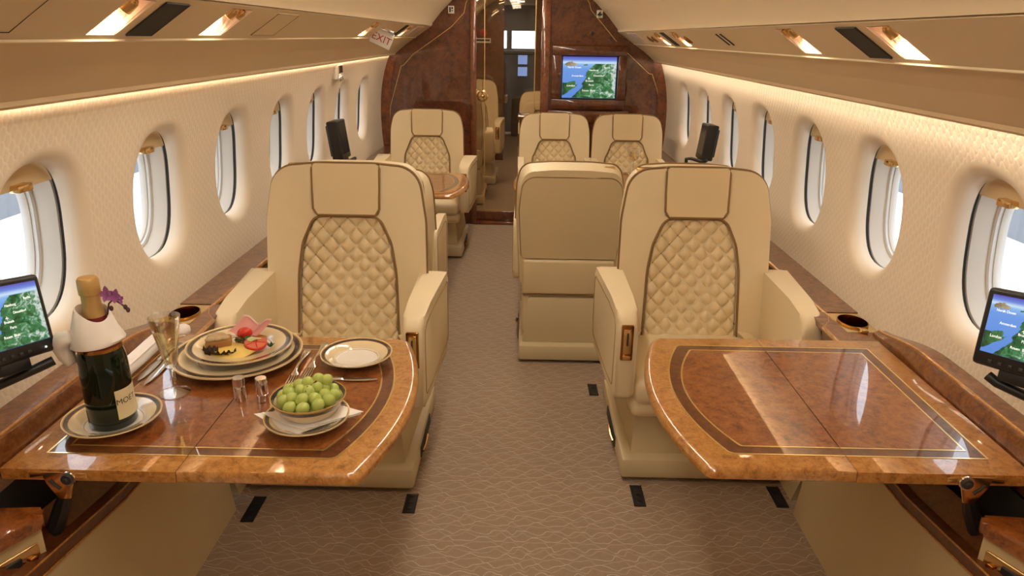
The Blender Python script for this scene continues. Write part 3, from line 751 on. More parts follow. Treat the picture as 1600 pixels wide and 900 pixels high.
# ------------------------------------------------------------------ ledges, rails, side panels
def side_unit(s):
    side = 'left' if s < 0 else 'right'
    yl = 1.985 if s < 0 else 2.02           # where the ledge meets the rail / cup holder
    c0 = yl - .075; c1 = yl + .075
    e = thing('side_ledge', 'long burl wood ledge under the %s windows' % side, 'ledge', (s * 1.0, yl, 0))
    L = lambda x, y, z: (s * x - s * 1.0, y - yl, z)
    # top board with a hole for the cup holder: pieces around it
    xi, xo = .955, 1.052; zt = .60
    def slab(x0, x1, y0, y1, m, nm, z0=.582, z1=zt, b=.0):
        return mk(nm, *[list(map(lambda p: L(*p), v)) if i == 0 else v for i, v in enumerate(box(x0, x1, y0, y1, z0, z1, b))], m, e, smooth=30)
    slab(xi, xo + .01, c1 + .012, YB - .01, 'burl_ledge', 'ledge_board')
    mk('nosing', *tube([L(xi, yl + .02, .593), L(xi, YB - .012, .593)], .008, 8), 'burl_light', e)
    # panel around the cup holder
    xi2 = .905
    slab(xi2, xo + .01, c0 - .14, c0, 'burl_ledge', 'ledge_board')
    slab(xi2, .958, c0, c1 + .012, 'burl_ledge', 'ledge_board')
    cxx = 1.003; rr = .040
    # rim plate with round hole
    n = 40; sq = []
    for k in range(n):
        a = 2 * PI * k / n; c, q = math.cos(a), math.sin(a); f = 1 / max(abs(c), abs(q)); sq.append((cxx + .047 * c * f, yl + (c1 - c0) / 2 * q * f))
    rings = [[L(x, y, zt - .003) for x, y in sq], [L(x, y, zt + .001) for x, y in sq], [L(cxx + rr * 1.03 * math.cos(2 * PI * k / n), yl + rr * 1.35 * math.sin(2 * PI * k / n), zt + .001) for k in range(n)]]
    mk('cup_plate', *loft(rings, cap=False), 'gold_inlay', e, smooth=20)
    cup = [(1.03, .001), (1.06, .006), (.99, .007), (.95, -.005), (.93, -.06), (.0, -.062)]
    rings = [[L(cxx + rr * q * math.cos(2 * PI * k / n), yl + rr * 1.31 * q * math.sin(2 * PI * k / n), zt + z) for k in range(n)] for q, z in cup]
    mk('cup_holder', *loft(rings, cap=False), 'gold_dark', e)
    slab(cxx - .011, cxx + .011, c0 - .010, c0 + .012, 'gold', 'cup_latch', zt, zt + .010, .003)
    # front face of the ledge
    v, f = prism([(.950, .585), (.960, .585), (.935, .40), (.925, .40)], yl + .03, YB - .01, lambda a, b, d_: Vector(L(a, d_, b)))
    mk('front_panel', v, f, 'burl_band', e, smooth=0)
    # end return with pale edge, angling back to the table
    v, f = prism([(.95, yl + .06), (.958, yl + .06), (.912, c0 - .13), (.904, c0 - .13), (.904, yl - .03)], .42, .598, lambda a, b, d_: Vector(L(a, b, d_)))
    mk('return_panel', v, f, 'burl_band', e, smooth=0)
    mk('nosing', *tube([L(.955, yl + .06, .593), L(.936, yl + .01, .593), L(.907, yl - .03, .593), L(.905, c0 - .13, .593)], .0075, 8), 'burl_light', e)
    # lower side panel beyond the table
    o = struct(mk('wall_dado_%s' % side, *prism([(.885, 0), (.945, .20), (.955, .42), (1.06, .44), (1.06, 0)], yl - .05, YB - .01, lambda a, b, d_: Vector((s * a, d_, b))), 'dado_fabric', smooth=0), 'tan lower side panel under the %s ledge' % side, 'wall')
    # raised rail beside the table
    r = thing('side_rail', 'raised glossy burl rail between the %s table and the wall' % side, 'rail', (s * 1.0, 1.4, .6))
    ys = np.linspace(c0 - .015, .62, 40); rings = []
    for y in ys:
        u = min(1, max(0, (c0 - .015 - y) / .30)); h = .012 + .052 * (3 * u * u - 2 * u ** 3) ** .7
        xin = (.978 if s < 0 else .998) + .025 * (1 - u) ; xo_ = WX(.64) + .006
        pts = [(xin, .56), (xin, .60 + h * .55), (xin + .010, .60 + h * .92), (xin + .022, .60 + h), (xo_, .60 + h), (xo_, .56)]
        rings.append([(s * x - s * 1.0, y - 1.4, z - .6) for x, z in pts])
    mk('rail_body', *loft(rings), 'burl_ledge', r, smooth=35)
    mk('rail_nosing', *tube([((rg[2][0] + rg[3][0]) / 2, rg[2][1], (rg[2][2] + rg[3][2]) / 2 + .001) for rg in rings], .004, 6), 'burl_light', r)
    # table pocket and lower console near the camera
    dy = 0 if s < 0 else .04
    t = thing('table_console', 'tan lower console with a dark wood edge under the %s table' % side, 'console', (s * .88, 1.3 + dy, 0))
    Q = lambda x, y, z: Vector((s * x - s * .88, y - 1.3, z))
    n = 16; rows = [[] for _ in range(2)]
    yy = np.linspace(1.86, .55, 24)
    def zt_(y): u = max(0, (1.35 - y)); return .402 + .12 * u
    v = []; 
    rings = [[Q(.868, y, 0), Q(.880, y, .1), Q(.884, y, zt_(y)), Q(.905, y, zt_(y)), Q(.905, y, 0)] for y in yy]
    mk('fabric_panel', *loft(rings), 'dado_fabric', t, smooth=30)
    rings = [[Q(.882, y, zt_(y) + .0), Q(.880, y, zt_(y) + .028), Q(.905, y, zt_(y) + .032), Q(.905, y, zt_(y))] for y in yy]
    mk('wood_edge', *loft(rings), 'burl_band', t, smooth=30)
    for dz_ in (0, .029): mk('edge_line', *tube([Q(.8805, y, zt_(y) + dz_) for y in yy], .0022, 6), 'burl_light', t)
    rings = [[Q(.900, y, zt_(y) + .02), Q(.945, y, zt_(y) + .075), Q(.95, y, zt_(y) + .06), Q(.905, y, zt_(y) + .0)] for y in yy]
    mk('wood_slope', *loft(rings), 'burl_band', t, smooth=30)
    G().add(([Q(*p) for p in ((.905, .5, .02), (1.06, .5, .02), (1.06, 1.9, .02), (.905, 1.9, .02), (.905, 1.9, .40), (1.06, 1.9, .55), (.978, .5, .57), (.978, 1.9, .57), (.935, .5, .02), (.935, 1.9, .02))], [[0, 1, 2, 3], [3, 2, 5, 4], [8, 9, 7, 6]])).build('pocket_shade', 'pocket_shade_black', t, smooth=0)  # near-black sheets stand in for the shade inside the open pocket
    # armrest box with switches
    b = thing('arm_console', 'wood-topped arm console with gold switch plate in the lower %s corner' % side, 'console', (s * .90, 1.0 + dy, 0))
    K = lambda x, y, z: Vector((s * x - s * .90, y - 1.0, z))
    def kbox(x0, x1, y0, y1, z0, z1, bb, nm, m, parent=b):
        v, f = box(x0, x1, y0, y1, z0, z1, bb, 3); return mk(nm, [K(*p) for p in v], f, m, parent)
    foot = [(.893, 1.108), (.903, 1.118), (1.035, 1.118), (1.035, .5), (.975, .5), (.962, .96)]
    topp = round_poly([(.882, 1.104), (.893, 1.130), (1.04, 1.130), (1.04, .5), (.966, .5), (.952, .955)], [.012, .012, 0, 0, 0, .03], 4)
    v, f = prism(foot, .30, .524, lambda a, bb, d_: K(a, bb, d_)); mk('body', v, f, 'dado_fabric', b, smooth=0)
    v, f = prism(topp, .520, .545, lambda a, bb, d_: K(a, bb, d_), .009, 3); mk('wood_top', v, f, 'burl_dark', b, smooth=40)
    tv_ = Vector((.962 - .893, .96 - 1.108)); tv_.normalize(); nv_ = Vector((tv_.y, -tv_.x))
    def slant(a0, a1, n0, n1, z0, z1, bb, nm, m):
        v, f = box(a0, a1, n0, n1, z0, z1, bb, 3)
        mk(nm, [K(.893 + tv_.x * p[0] + nv_.x * p[1], 1.108 + tv_.y * p[0] + nv_.y * p[1], p[2]) for p in v], f, m, b)
    slant(.012, .16, -.002, .005, .436, .492, .003, 'switch_plate', 'gold')
    for a_ in (.062, .102, .142): slant(a_ - .016, a_ + .016, .003, .009, .445, .483, .003, 'switch_button', 'black_plastic')
    slant(.020, .036, .003, .012, .455, .473, .004, 'jack_socket', 'gold_dark')
for s in (-1, 1): side_unit(s)

# seat tracks
for x, y0, y1, lb in ((-.815, 1.80, 1.925, 'chair at the laid table, window side'), (-.333, 1.86, 1.955, 'chair at the laid table, aisle side'), (.394, 1.92, 2.03, 'chair at the bare table, aisle side'), (.848, 1.93, 2.04, 'chair at the bare table, window side'), (.315, 2.66, 2.76, 'chair at the bare table, behind its base')):
    e = thing('seat_track', 'short black floor track by the ' + lb, 'track', (x, y0, 0), group='seat tracks')
    G().add(box(-.016, .016, 0, y1 - y0, -.004, .003)).build('cover', 'black_plastic', e, smooth=0)
    G().add(box(-.019, -.016, 0, y1 - y0, -.004, .004)).add(box(.016, .019, 0, y1 - y0, -.004, .004)).build('rail', 'track', e, smooth=0)
    for k in range(3): mk('stud_hole', *lathe([(0, .0038), (.008, .0038), (.009, .003)], 12, 0, .02 + k * .032), 'track', e)

# ------------------------------------------------------------------ seats
def seat(name, W, top, label, aisle, group, pair=False):
    """armchair facing -Y; origin on the floor at the middle of the front edge of its base"""
    e = thing(name, label, 'armchair', group=group)
    w = W / 2; hw = W * .200; zh = top - .168; zb = .355; bw_ = .215 if pair else .268
    def M(x, z, d):           # flat back coordinates -> local (d>0 towards the sitter)
        u = (z - .35); return Vector((x, .375 + u * .16 + .010 * (x / w) ** 2 * -1.6 - d, z))
    # base
    G().add(box(-bw_, bw_, 0, .60, .012, .085, .012)).build('base_plinth', 'plinth_cover', e)
    v, f = prism([(-bw_ + .033, .04), (bw_ - .033, .04), (bw_ - .018, .56), (-bw_ + .018, .56)], .08, .30, lambda a, b, d: Vector((a * (1 - (d - .08) * .5), b + (d - .08) * .25 * (1 if b < .3 else -.2), d)), .012)
    mk('pedestal', v, f, 'plinth_cover', e)
    G().add(box(-bw_ + .013, bw_ - .013, -.01, .45, .24, .32, .03, 3)).build('seat_pan', 'leather', e)
    G().add(box(-bw_ + .018, bw_ - .018, -.025, .41, .29, .385, .036, 4)).build('seat_cushion', 'leather', e)
    for sx in (-1, 1):
        G().add(box(sx * bw_ - .004, sx * bw_ + .004, .16, .40, .03, .07, .003)).build('base_lever_slot', 'dark_parts_gap_shade', e)
        mk('base_lever', *tube([(sx * (bw_ + .006), .18, .045), (sx * (bw_ + .012), .20, .055), (sx * (bw_ + .012), .26, .060)], .006, 8), 'gold', e)
    # back shell
    tw = w * .93
    out = [(-w + .012, zb)] + [(-w, .60), (-w + .004, .80)] + [(-tw + .012, top - .012), (-w * .35, top), (w * .35, top), (tw - .012, top - .012)] + [(w - .004, .80), (w, .60), (w - .012, zb)]
    rad = [.01, .3, .3, .085, .5, .5, .085, .3, .3, .01]
    O = round_poly(out, rad, 8)
    v, f = prism(O, -.135, .004, lambda a, b, d: M(a * (1 - .10 * max(0, -d) / .135 * .5), b - .012 * max(0, -d) / .135, d), .030, 4, ends=0)
    mk('back_shell', v, f, 'leather', e, smooth=50)
    # quilt outline
    zq = zh - .006; qt = hw * 1.02; qm = W * .300; qb = W * .325
    Q = [(-qb, zb), (-qm * 1.03, .62), (-qm * .93, zq - .09), (-qt, zq), (qt, zq), (qm * .93, zq - .09), (qm * 1.03, .62), (qb, zb)]
    Qr = round_poly(Q, [0, .4, .12, .05, .05, .12, .4, 0], 8)
    def qhalf(z):
        zs_ = [p[1] for p in Qr if p[0] > 0]; xs_ = [p[0] for p in Qr if p[0] > 0]
        o_ = np.argsort(zs_); return float(np.interp(z, np.array(zs_)[o_], np.array(xs_)[o_]))
    # quilted pad as real relief
    nu, nv = 126, 172; V = []; F = []
    for j in range(nv + 1):
        z = zb + (zq - zb) * j / nv; hwid = qhalf(min(z, zq - .0005)) - .001
        for i_ in range(nu + 1):
            x = -hwid + 2 * hwid * i_ / nu
            a = (x / .057 + (z - zb) / .064); b = (x / .057 - (z - zb) / .064)
            r = abs(math.sin(PI * a)) * abs(math.sin(PI * b))
            ed = min(1, min(hwid - abs(x), z - zb + .02, zq - z + .002) / .010)
            V.append(M(x, z, .006 + .0140 * r ** .42 * ed + .005 * ed))
    for j in range(nv):
        for i_ in range(nu): F.append([j * (nu + 1) + i_, j * (nu + 1) + i_ + 1, (j + 1) * (nu + 1) + i_ + 1, (j + 1) * (nu + 1) + i_])
    qp = mk('quilted_pad', V, F, 'leather_quilt', e, smooth=80)
    # stitch lines in the valleys
    g = G()
    for fam in (1, -1):
        for k in range(-14, 15):
            seg = []
            for j in range(0, 61):
                z = zb + .004 + (zq - zb - .008) * j / 60; x = .057 * (k - fam * (z - zb) / .064)
                if abs(x) < qhalf(z) - .004: seg.append(M(x, z, .0122))
            if len(seg) > 2: g.add(tube(seg, .0017, 4, cap=False))
    g.build('stitching', 'piping', qp)
    # headrest pad
    HR = round_poly([(-hw, zh), (hw, zh), (hw * 1.02, top + .002), (-hw * 1.02, top + .002)], [.02, .02, .012, .012], 6)
    mk('headrest', *pillow(HR, .026, .022, M, 6, .004), 'leather_quilt', e, smooth=60)
    # wings
    def wing(sx):
        outer = [p for p in O if p[0] * sx > hw * 1.04]
        outer.sort(key=lambda p: 0)
        if sx < 0: outer = outer            # runs bottom -> top on the left
        else: outer = outer[::-1]           # bottom -> top on the right
        inner = [p for p in Qr if p[0] * sx > 0]
        inner = inner if sx < 0 else inner[::-1]        # bottom -> top
        inner = [(p[0] + sx * .003, p[1]) for p in inner]
        inner = [p for p in inner if p[1] < zh - .008]
        poly = [(p[0], p[1]) for p in outer] + [(sx * (hw * 1.02 + .003), top - .003), (sx * (hw + .003), zh + .004)] + inner[::-1]
        return poly
    for sx in (-1, 1):
        mk('side_wing', *pillow(wing(sx), .022, .016, M, 4, .002), 'leather', e, smooth=60)
    # piping
    mk('quilt_piping', *tube([M(x, z, .0235) for x, z in Qr], .0042, 6), 'piping', e)
    mk('headrest_piping', *tube([M(-hw * 1.02 - .003, top, .014), M(-hw * 1.02 - .003, top - .02, .026), M(-hw - .003, zh + .02, .029), M(-hw + .012, zh - .002, .028), M(hw - .012, zh - .002, .028), M(hw + .003, zh + .02, .029), M(hw * 1.02 + .003, top - .02, .026), M(hw * 1.02 + .003, top, .014)], .0040, 6), 'piping', e)
    mk('edge_piping', *tube([M(x * 1.003, z + .001, .010) for x, z in O], .0045, 6), 'piping', e)
    # rear cover
    B = lambda x, z, d: M(x, z, -.135 - d)
    wr = w * .93
    RP = round_poly([(-wr + .012, .475), (wr - .012, .475), (wr, .70), (wr * .93, top - .045), (-wr * .93, top - .045), (-wr, .70)], [.02, .02, .2, .06, .06, .2], 6)
    mk('rear_panel', *pillow(RP, .012, .012, lambda x, z, d: M(x, z, -.133 - d), 3), 'leather_dark', e, smooth=50)
    mk('rear_piping', *tube([M(x, z, -.136) for x, z in RP], .0035, 6, closed=True), 'piping', e)
    ws = w * .86
    for z0, z1, nm in ((.31, .470, 0), (.125, .305, 1)):
        v, f = box(-ws, ws, .44, .545 - .012 * nm, z0, z1, .012, 3); mk('rear_shroud', v, f, 'leather_dark', e)
    mk('shroud_piping', *tube([(-ws + .005, .545, .308), (ws - .005, .545, .308)], .003, 6), 'piping', e)
    # gold latch on top of the back
    for k in (-1, 0, 1): pass
    G().add(box(-w * .78, -w * .50, .445 + (top - 1) * .16 + .06, .445 + (top - 1) * .16 + .085, top - .022, top - .010, .004)).build('top_latch', 'gold', e)
    # arms
    wa = .205 if pair else .25; aw = .038 if pair else .062; af = .004 if pair else .030
    for sx in (-1, 1):
        prof = round_poly([(-.020, .315), (-.022, .598), (.12, .618), (.44, .622), (.44, .34), (.10, .315)], [.02, .055, .2, .03, .05, .05], 6)
        bm = bmesh.new()
        A = [bm.verts.new((0, y, z)) for y, z in prof]; Bv = [bm.verts.new((aw + af * max(0, min(1, y / .40)), y, z)) for y, z in prof]
        n = len(prof); fa = bm.faces.new(A[::-1]); fb = bm.faces.new(Bv)
        for i_ in range(n): bm.faces.new((A[i_], A[(i_ + 1) % n], Bv[(i_ + 1) % n], Bv[i_]))
        bmesh.ops.bevel(bm, geom=list(fa.edges) + list(fb.edges), offset=.012 if pair else .016, segments=3, profile=.5, affect='EDGES', clamp_overlap=True)
        for v_ in bm.verts: v_.co.x = sx * (wa + v_.co.x)
        arm = mk('armrest', *bmout(bm), 'leather', e, smooth=50)
        # seam on the outside
        pr2 = [(y * .86 + .04, .46 + (z - .46) * .80) for y, z in prof]
        mk('arm_seam', *tube([(sx * (wa + aw + .0002 + af * max(0, min(1, y / .40))), y, z) for y, z in pr2], .0016, 5, closed=True), 'piping', arm)
        if sx == aisle:
            xm = sx * (wa + aw * .52)
            pl = G().add(box(xm - .019, xm + .019, -.026, -.014, .455, .572, .004)).build('recline_plate', 'gold_dark', arm)
            G().add(box(xm - .013, xm + .013, -.030, -.024, .478, .562, .003)).build('plate_recess', 'gold', arm)
            G().add(box(xm - .003, xm + .003, -.036, -.028, .508, .550, .002)).build('recline_lever', 'dark_parts_gap_shade', arm)
            G().add(box(xm - .013, xm + .013, -.031, -.024, .460, .474, .003)).build('lock_button', 'gold', arm)
    # belt halves lying at the cushion corners
    for sx in (-1, 1):
        Mx = Matrix.Translation((sx * (wa - .045), .335, .392)) @ Matrix.Rotation(sx * .5, 4, 'Z') @ Matrix.Rotation(.25, 4, 'X')
        bt = G().add(box(-.020, .020, -.05, .05, -.003, .006, .002), Mx).build('seat_belt', 'leather_dark', e)
        G().add(box(-.022, .022, -.075, -.035, -.004, .012, .004), Mx).build('belt_buckle', 'gold', bt)
    return e
SG = 'single armchairs with quilted backs'; DG = 'paired armchairs with quilted backs'
s1 = seat('armchair', .55, .985, 'cream quilted armchair facing the table laid with food', 1, SG)
s1.location = (-.598, 1.965, 0)
s2 = seat('armchair', .53, .975, 'cream quilted armchair facing the bare polished table', -1, SG)
s2.location = (.615, 2.055, 0)
s3 = seat('armchair', .475, .890, 'cream armchair turned away, its plain back filling the middle of the aisle', 1, DG, True)
s3.location = (.212, 3.565, 0); s3.rotation_euler = (0, 0, PI)
dup(s3, (.706, 3.565, 0), PI, 'cream armchair turned away, mostly hidden behind the chair at the bare table', DG)
s5 = seat('armchair', .480, .910, 'cream quilted armchair below the wall screen, nearer the aisle', -1, DG, True)
s5.location = (.215, 4.55, 0)
dup(s5, (.710, 4.55, 0), 0, 'cream quilted armchair below the wall screen, nearer the right windows', DG)
s7 = seat('armchair', .500, .922, 'cream quilted armchair against the left bulkhead with a small table before it', 1, SG)
s7.location = (-.655, 4.55, 0)
dup(s3, (-.60, 3.34, 0), PI, 'cream armchair turned away, hidden behind the chair at the laid table', SG)
dup(s1, (-.60, 6.75, 0), PI, 'cream armchair turned away beyond the glass door on the left', 'armchairs beyond the glass door')
dup(s1, (-.53, 7.05, 0), 0, 'cream armchair facing the camera beyond the glass door on the left', 'armchairs beyond the glass door')
dup(s5, (.200, 6.60, 0), 0, 'cream armchair facing the camera beyond the glass door on the right', 'armchairs beyond the glass door')
e = thing('low_cabinet', 'low dark wood cabinet just beyond the glass door on the right', 'cabinet', (.33, 5.85, 0))
G().add(box(-.36, .36, 0, .30, 0, .77, .01)).build('body', 'mahogany', e); G().add(box(-.375, .375, -.015, .31, .77, .80, .008)).build('top', 'mahogany_light', e)

# ------------------------------------------------------------------ tables
def table(s, xe, xw, y0, y1, label, seam=.64, z=.62, bow=.062, detail=True):
    yc = (y0 + y1) / 2; L2 = (y1 - y0) / 2
    e = thing('folding_table', label, 'table', (s * (xe + xw) / 2, yc, z), group='burl folding tables')
    ox = s * (xe + xw) / 2
    def loc(x, y, zz): return Vector((s * x - ox, y - yc, zz))
    def pathA(d):            # aisle leaf, from the seam round the bowed edge
        r = max(.008, .035 - d * .3); pts = []
        arc_ = []
        for k in range(25):
            t = -1 + 2 * k / 24; arc_.append((xe + d - bow * (1 - t * t), yc + t * (L2 - d)))
        poly = [(seam - .001, y0 + d)] + arc_ + [(seam - .001, y1 - d)]
        rad = [0] + [r] + [0] * 23 + [r] + [0]
        return round_poly(poly, rad, 6)
    def pathB(d): return [(seam + .001, y1 - d), (xw - d, y1 - d), (xw - d, y0 + d), (seam + .001, y0 + d)]
    T = .024
    for nm, pf in (('table_leaf', pathA), ('table_leaf', pathB)):
        P0 = pf(0)
        if pf is pathA:
            rad_ = .017; rings = [[loc(x, y, -T) for x, y in pathA(.003)], [loc(x, y, -T + .003) for x, y in P0]]
            for q in range(0, 9):
                a_ = PI / 2 * q / 8; dd = rad_ * (1 - math.cos(a_)); zz_ = -rad_ + rad_ * math.sin(a_)
                big, sml = pathA(dd), pathA(dd * .08)
                rings.append([])
                for (bx_, by_), (sx_, sy_) in zip(big, sml):
                    w_ = min(1, max(0, (xe + .030 - sx_) / .025)); rings[-1].append(loc(sx_ + (bx_ - sx_) * w_, sy_ + (by_ - sy_) * w_, zz_))
            v, f = loft(rings)
        else: v, f = prism(P0, -T, 0, lambda a, b, d: loc(a, b, d), .0012, 2)
        leaf = mk(nm, v, f, 'burl_light', e, smooth=40)
        for d_, h, m, n2 in ((.056, .0004, 'burl_band', 'inlay_border'), (.085, .0007, 'burl_dark', 'inlay_panel')):
            v, f = prism(pf(d_), -.001, h, lambda a, b, d: loc(a, b, d)); mk(n2, v, f, m, leaf, smooth=0)
        for d_ in (.054, .083):
            a, b = pf(d_), pf(d_ + .0038); n = len(a)
            V = [loc(x, y, .0011) for x, y in a] + [loc(x, y, .0011) for x, y in b] + [loc(x, y, -.001) for x, y in a] + [loc(x, y, -.001) for x, y in b]
            F = []
            for i_ in range(n - 1): F += [[i_, i_ + 1, n + i_ + 1, n + i_], [i_, i_ + 1, 2 * n + i_ + 1, 2 * n + i_], [n + i_, n + i_ + 1, 3 * n + i_ + 1, 3 * n + i_]]
            mk('inlay_line', V, F, 'gold_inlay', leaf, smooth=30)
    mk('hinge_seam', *[[loc(*p) for p in q] if i_ == 0 else q for i_, q in enumerate(box(seam - .001, seam + .001, y0 + .002, y1 - .002, -T + .002, -.0008))], 'burl_band', e, smooth=0)
    # support bracket at the near edge
    xb = xw - .115
    pv = [(xb - .028, y0 + .004, -.004), (xb + .036, y0 + .004, -.004), (xb + .030, y0 + .004, -.030), (xb + .012, y0 + .004, -.062), (xb - .010, y0 + .004, -.062)]
    v, f = prism([(p[0], p[2]) for p in pv], y0 - .004, y0 + .001, lambda a, b, d: loc(a, d, b), .0015)
    br = mk('bracket_plate', v, f, 'gold', e)
    v, f = lathe([(0, .012), (.004, .012), (.005, .008), (.010, .008), (.012, .002), (.012, 0)], 20)
    mk('bracket_knob', [loc(xb - .014, y0 - .003, -.016) + (RX @ Vector(p)) for p in v], f, 'dark_parts_gap_shade', br)
    mk('knob_ring', [loc(xb - .014, y0 - .003, -.016) + (RX @ Vector(p)) for p in lathe([(.0115, .004), (.0145, .004), (.0145, 0)], 20)[0]], lathe([(.0115, .004), (.0145, .004), (.0145, 0)], 20)[1], 'chrome', br)
    mk('bracket_slot', *tube([loc(xb + .004, y0 - .0045, -.040), loc(xb + .016, y0 - .0045, -.030), loc(xb + .022, y0 - .0045, -.020)], .0028, 6), 'dark_parts_gap_shade', br)
    mk('mounting_rail', *[[loc(*p) for p in q] if i_ == 0 else q for i_, q in enumerate(box(xb - .05, xb + .06, y0 - .0022, y0 + .002, -.0175, -.0065, .001))], 'gold', e)
    mk('support_arm', *tube([loc(xb + .002, y0 + .006, -.05), loc(xb + .022, y0 + .015, -.09), loc(xb + .065, y0 + .03, -.17)], [.010, .015, .017], 8), 'black_plastic', e)
    return e
tL = table(-1, .298, .972, 1.143, 1.790, 'glossy burl table laid with food and champagne on the left')
tR = table(1, .370, .992, 1.192, 1.835, 'bare glossy burl table on the right', seam=.655)
table(-1, .36, .95, 3.66, 4.30, 'small burl table by the left bulkhead chair', seam=.62)
table(1, .01, .95, 3.72, 4.42, 'burl table between the paired chairs on the right', seam=.5)

# ------------------------------------------------------------------ monitors on arms
def monitor(B, T, A, w, label, m, flip, names=True, arm=None, th=.030):
    """B far bottom corner, T far top corner, A horizontal direction towards the near edge"""
    B, T, A = Vector(B), Vector(T), Vector(A).normalized()
    U = (T - B); hh = U.length; U.normalize(); A = (A - U * A.dot(U)).normalized(); N = A.cross(U)
    if N.x * flip > 0: N = -N
    # local frame: a (right as seen by the viewer), n (out of the screen), u up
    Rt = U.cross(N)
    c = B + A * w / 2 + U * hh / 2
    e = thing('seat_monitor', label, 'monitor', c)
    Mx = Matrix(((Rt.x, -N.x, U.x, 0), (Rt.y, -N.y, U.y, 0), (Rt.z, -N.z, U.z, 0), (0, 0, 0, 1)))
    def pt(o): 
        o.matrix_local = Mx; return o
    pt(G().add(box(-w / 2, w / 2, 0, th, -hh / 2, hh / 2, .008, 3)).build('housing', 'black_plastic', e))
    pt(G().add(box(-w / 2 + .012, w / 2 - .012, th, th + .010, -hh / 2 + .02, hh / 2 - .02, .004)).build('rear_cover', 'black_plastic', e))
    ds = pt(G().add(box(-w / 2 + .015, w / 2 - .015, -.0012, .001, -hh / 2 + .027, hh / 2 - .012)).build('display', m, e, smooth=0))
    if names:
        map_print(e, w - .030, hh - .039, .0075, -.0012, .0068, pt)
        for k in range(5): pt(G().add(box(-.05 + k * .02 - .004, -.05 + k * .02 + .004, -.002, .001, -hh / 2 + .009, -hh / 2 + .015, .001)).build('button', 'dark_parts_gap_shade', e))
        pt(G().add(ball(.0022, 8, 6), Matrix.Translation((w / 2 - .03, -.001, -hh / 2 + .012))).build('power_light', 'white_ink', e))
    pt(G().add(box(-.035, .035, .005, .035, -hh / 2 - .020, -hh / 2 + .004, .005)).build('tilt_joint', 'black_plastic', e))
    if arm: mk('arm', *tube([Vector(p) - c for p in arm], .0095, 10), 'black_plastic', e)
    return e
monitor((-.908, 1.28, .805), (-.938, 1.31, .952), (-.07, -1, 0), .200, 'lit map monitor on a black arm beside the champagne bottle', 'map_sea', -1,
        arm=[(-.905, 1.255, .792), (-.925, 1.235, .785), (-.955, 1.19, .778), (-1.0, 1.14, .765), (-1.02, 1.10, .72), (-1.03, 1.09, .67)])
monitor((.875, 1.28, .817), (.896, 1.31, .962), (.30, -.95, 0), .178, 'lit map monitor on a black arm beside the bare table', 'map_sea', 1,
        arm=[(.895, 1.25, .803), (.905, 1.235, .795), (.94, 1.20, .785), (1.0, 1.14, .765), (1.02, 1.10, .72), (1.03, 1.09, .67)])
monitor((-.905, 3.80, .79), (-.93, 3.80, .985), (-.03, -.25, 0), .125, 'dark monitor on an arm in front of the far left windows', 'screen_off', -1, False,
        th=.058, arm=[(-.93, 3.70, .78), (-.91, 3.76, .77), (-.90, 3.85, .77), (-.93, 3.9, .70), (-.97, 3.92, .60)])
monitor((.915, 3.84, .81), (.935, 3.84, .99), (.02, -.25, 0), .115, 'dark monitor on an arm in front of the far right windows', 'screen_off', 1, False,
        th=.058, arm=[(.95, 3.72, .81), (.93, 3.74, .80), (.90, 3.84, .80), (.885, 3.90, .79), (.885, 3.90, .70), (.96, 3.92, .60)])

# ------------------------------------------------------------------ tableware on the left table
TZ = .6215
def plate(name, R, loc, label, cat='plate', tilt=0, group=None):
    k = R
    prof = [(0, .004), (.55, .004), (.60, .007), (.66, .016), (1.0, .030 if R < .12 else .022), (1.0, .034 if R < .12 else .026), (.97, .033 if R < .12 else .025), (.68, .022), (.60, .011), (.56, .009), (0, .009)]
    s_ = 1 if R > .12 else .75
    v, f = lathe([(r, z / R * s_) for r, z in prof], 72)
    o = mk(name, v, f, 'porcelain_plate', smooth=50, loc=loc); o.scale = (R, R, R)
    # foot ring
    return tag(o, label, cat, group)
plate('saucer', .094, (-.843, 1.308, TZ), 'small rimmed plate under the champagne bottle')
plate('charger_plate', .158, (-.705, 1.632, TZ), 'large rimmed charger plate under the plate of canapes')
plate('dinner_plate', .128, (-.702, 1.645, TZ + .0165), 'rimmed plate of canapes stacked on the charger')
plate('side_plate', .089, (-.408, 1.640, TZ), 'empty rimmed side plate beside the forks')
plate('bowl_saucer', .088, (-.442, 1.325, TZ), 'small rimmed plate under the bowl of grapes')
# champagne bottle
bt = thing('champagne_bottle', 'dark green champagne bottle with gold foil standing on a small plate', 'bottle', (-.843, 1.308, TZ + .0075), rotz=0)
prof = [(0, .004), (.030, .002), (.043, 0), (.0455, .004), (.0455, .125), (.044, .150), (.038, .178), (.029, .205), (.0215, .228), (.0175, .25), (.0155, .285), (.0155, .308), (0, .308)]
mk('glass_body', *lathe(prof, 48), 'bottle_glass', bt, smooth=40)
mk('foil', *lathe([(.0205, .236), (.0190, .248), (.0172, .268), (.0170, .282), (.0195, .284), (.0200, .293), (.0195, .312), (.017, .317), (0, .318)], 32), 'foil', bt, smooth=40)
mk('shoulder_band', *lathe([(.0397, .174), (.0312, .201), (.0226, .229), (.0208, .238)], 40), 'bottle_band', bt)
mk('band_edge', *lathe([(.0395, .1755), (.0402, .1735), (.0414, .169), (.0405, .1705)], 40), 'gold_dark', bt)
def patch(r, a0, a1, z0, z1, n=16):
    V = []; F = []
    for i_ in range(n + 1):
        a = a0 + (a1 - a0) * i_ / n; V += [(r * math.cos(a), r * math.sin(a), z0), (r * math.cos(a), r * math.sin(a), z1)]
    for i_ in range(n): F.append([2 * i_, 2 * i_ + 2, 2 * i_ + 3, 2 * i_ + 1])
    return V, F
lb = mk('label', *patch(.0460, -.80, .85, .022, .086), 'label_paper', bt)
mk('back_label', *patch(.0460, -2.62, -2.35, .012, .040, 5), 'label_paper', bt)
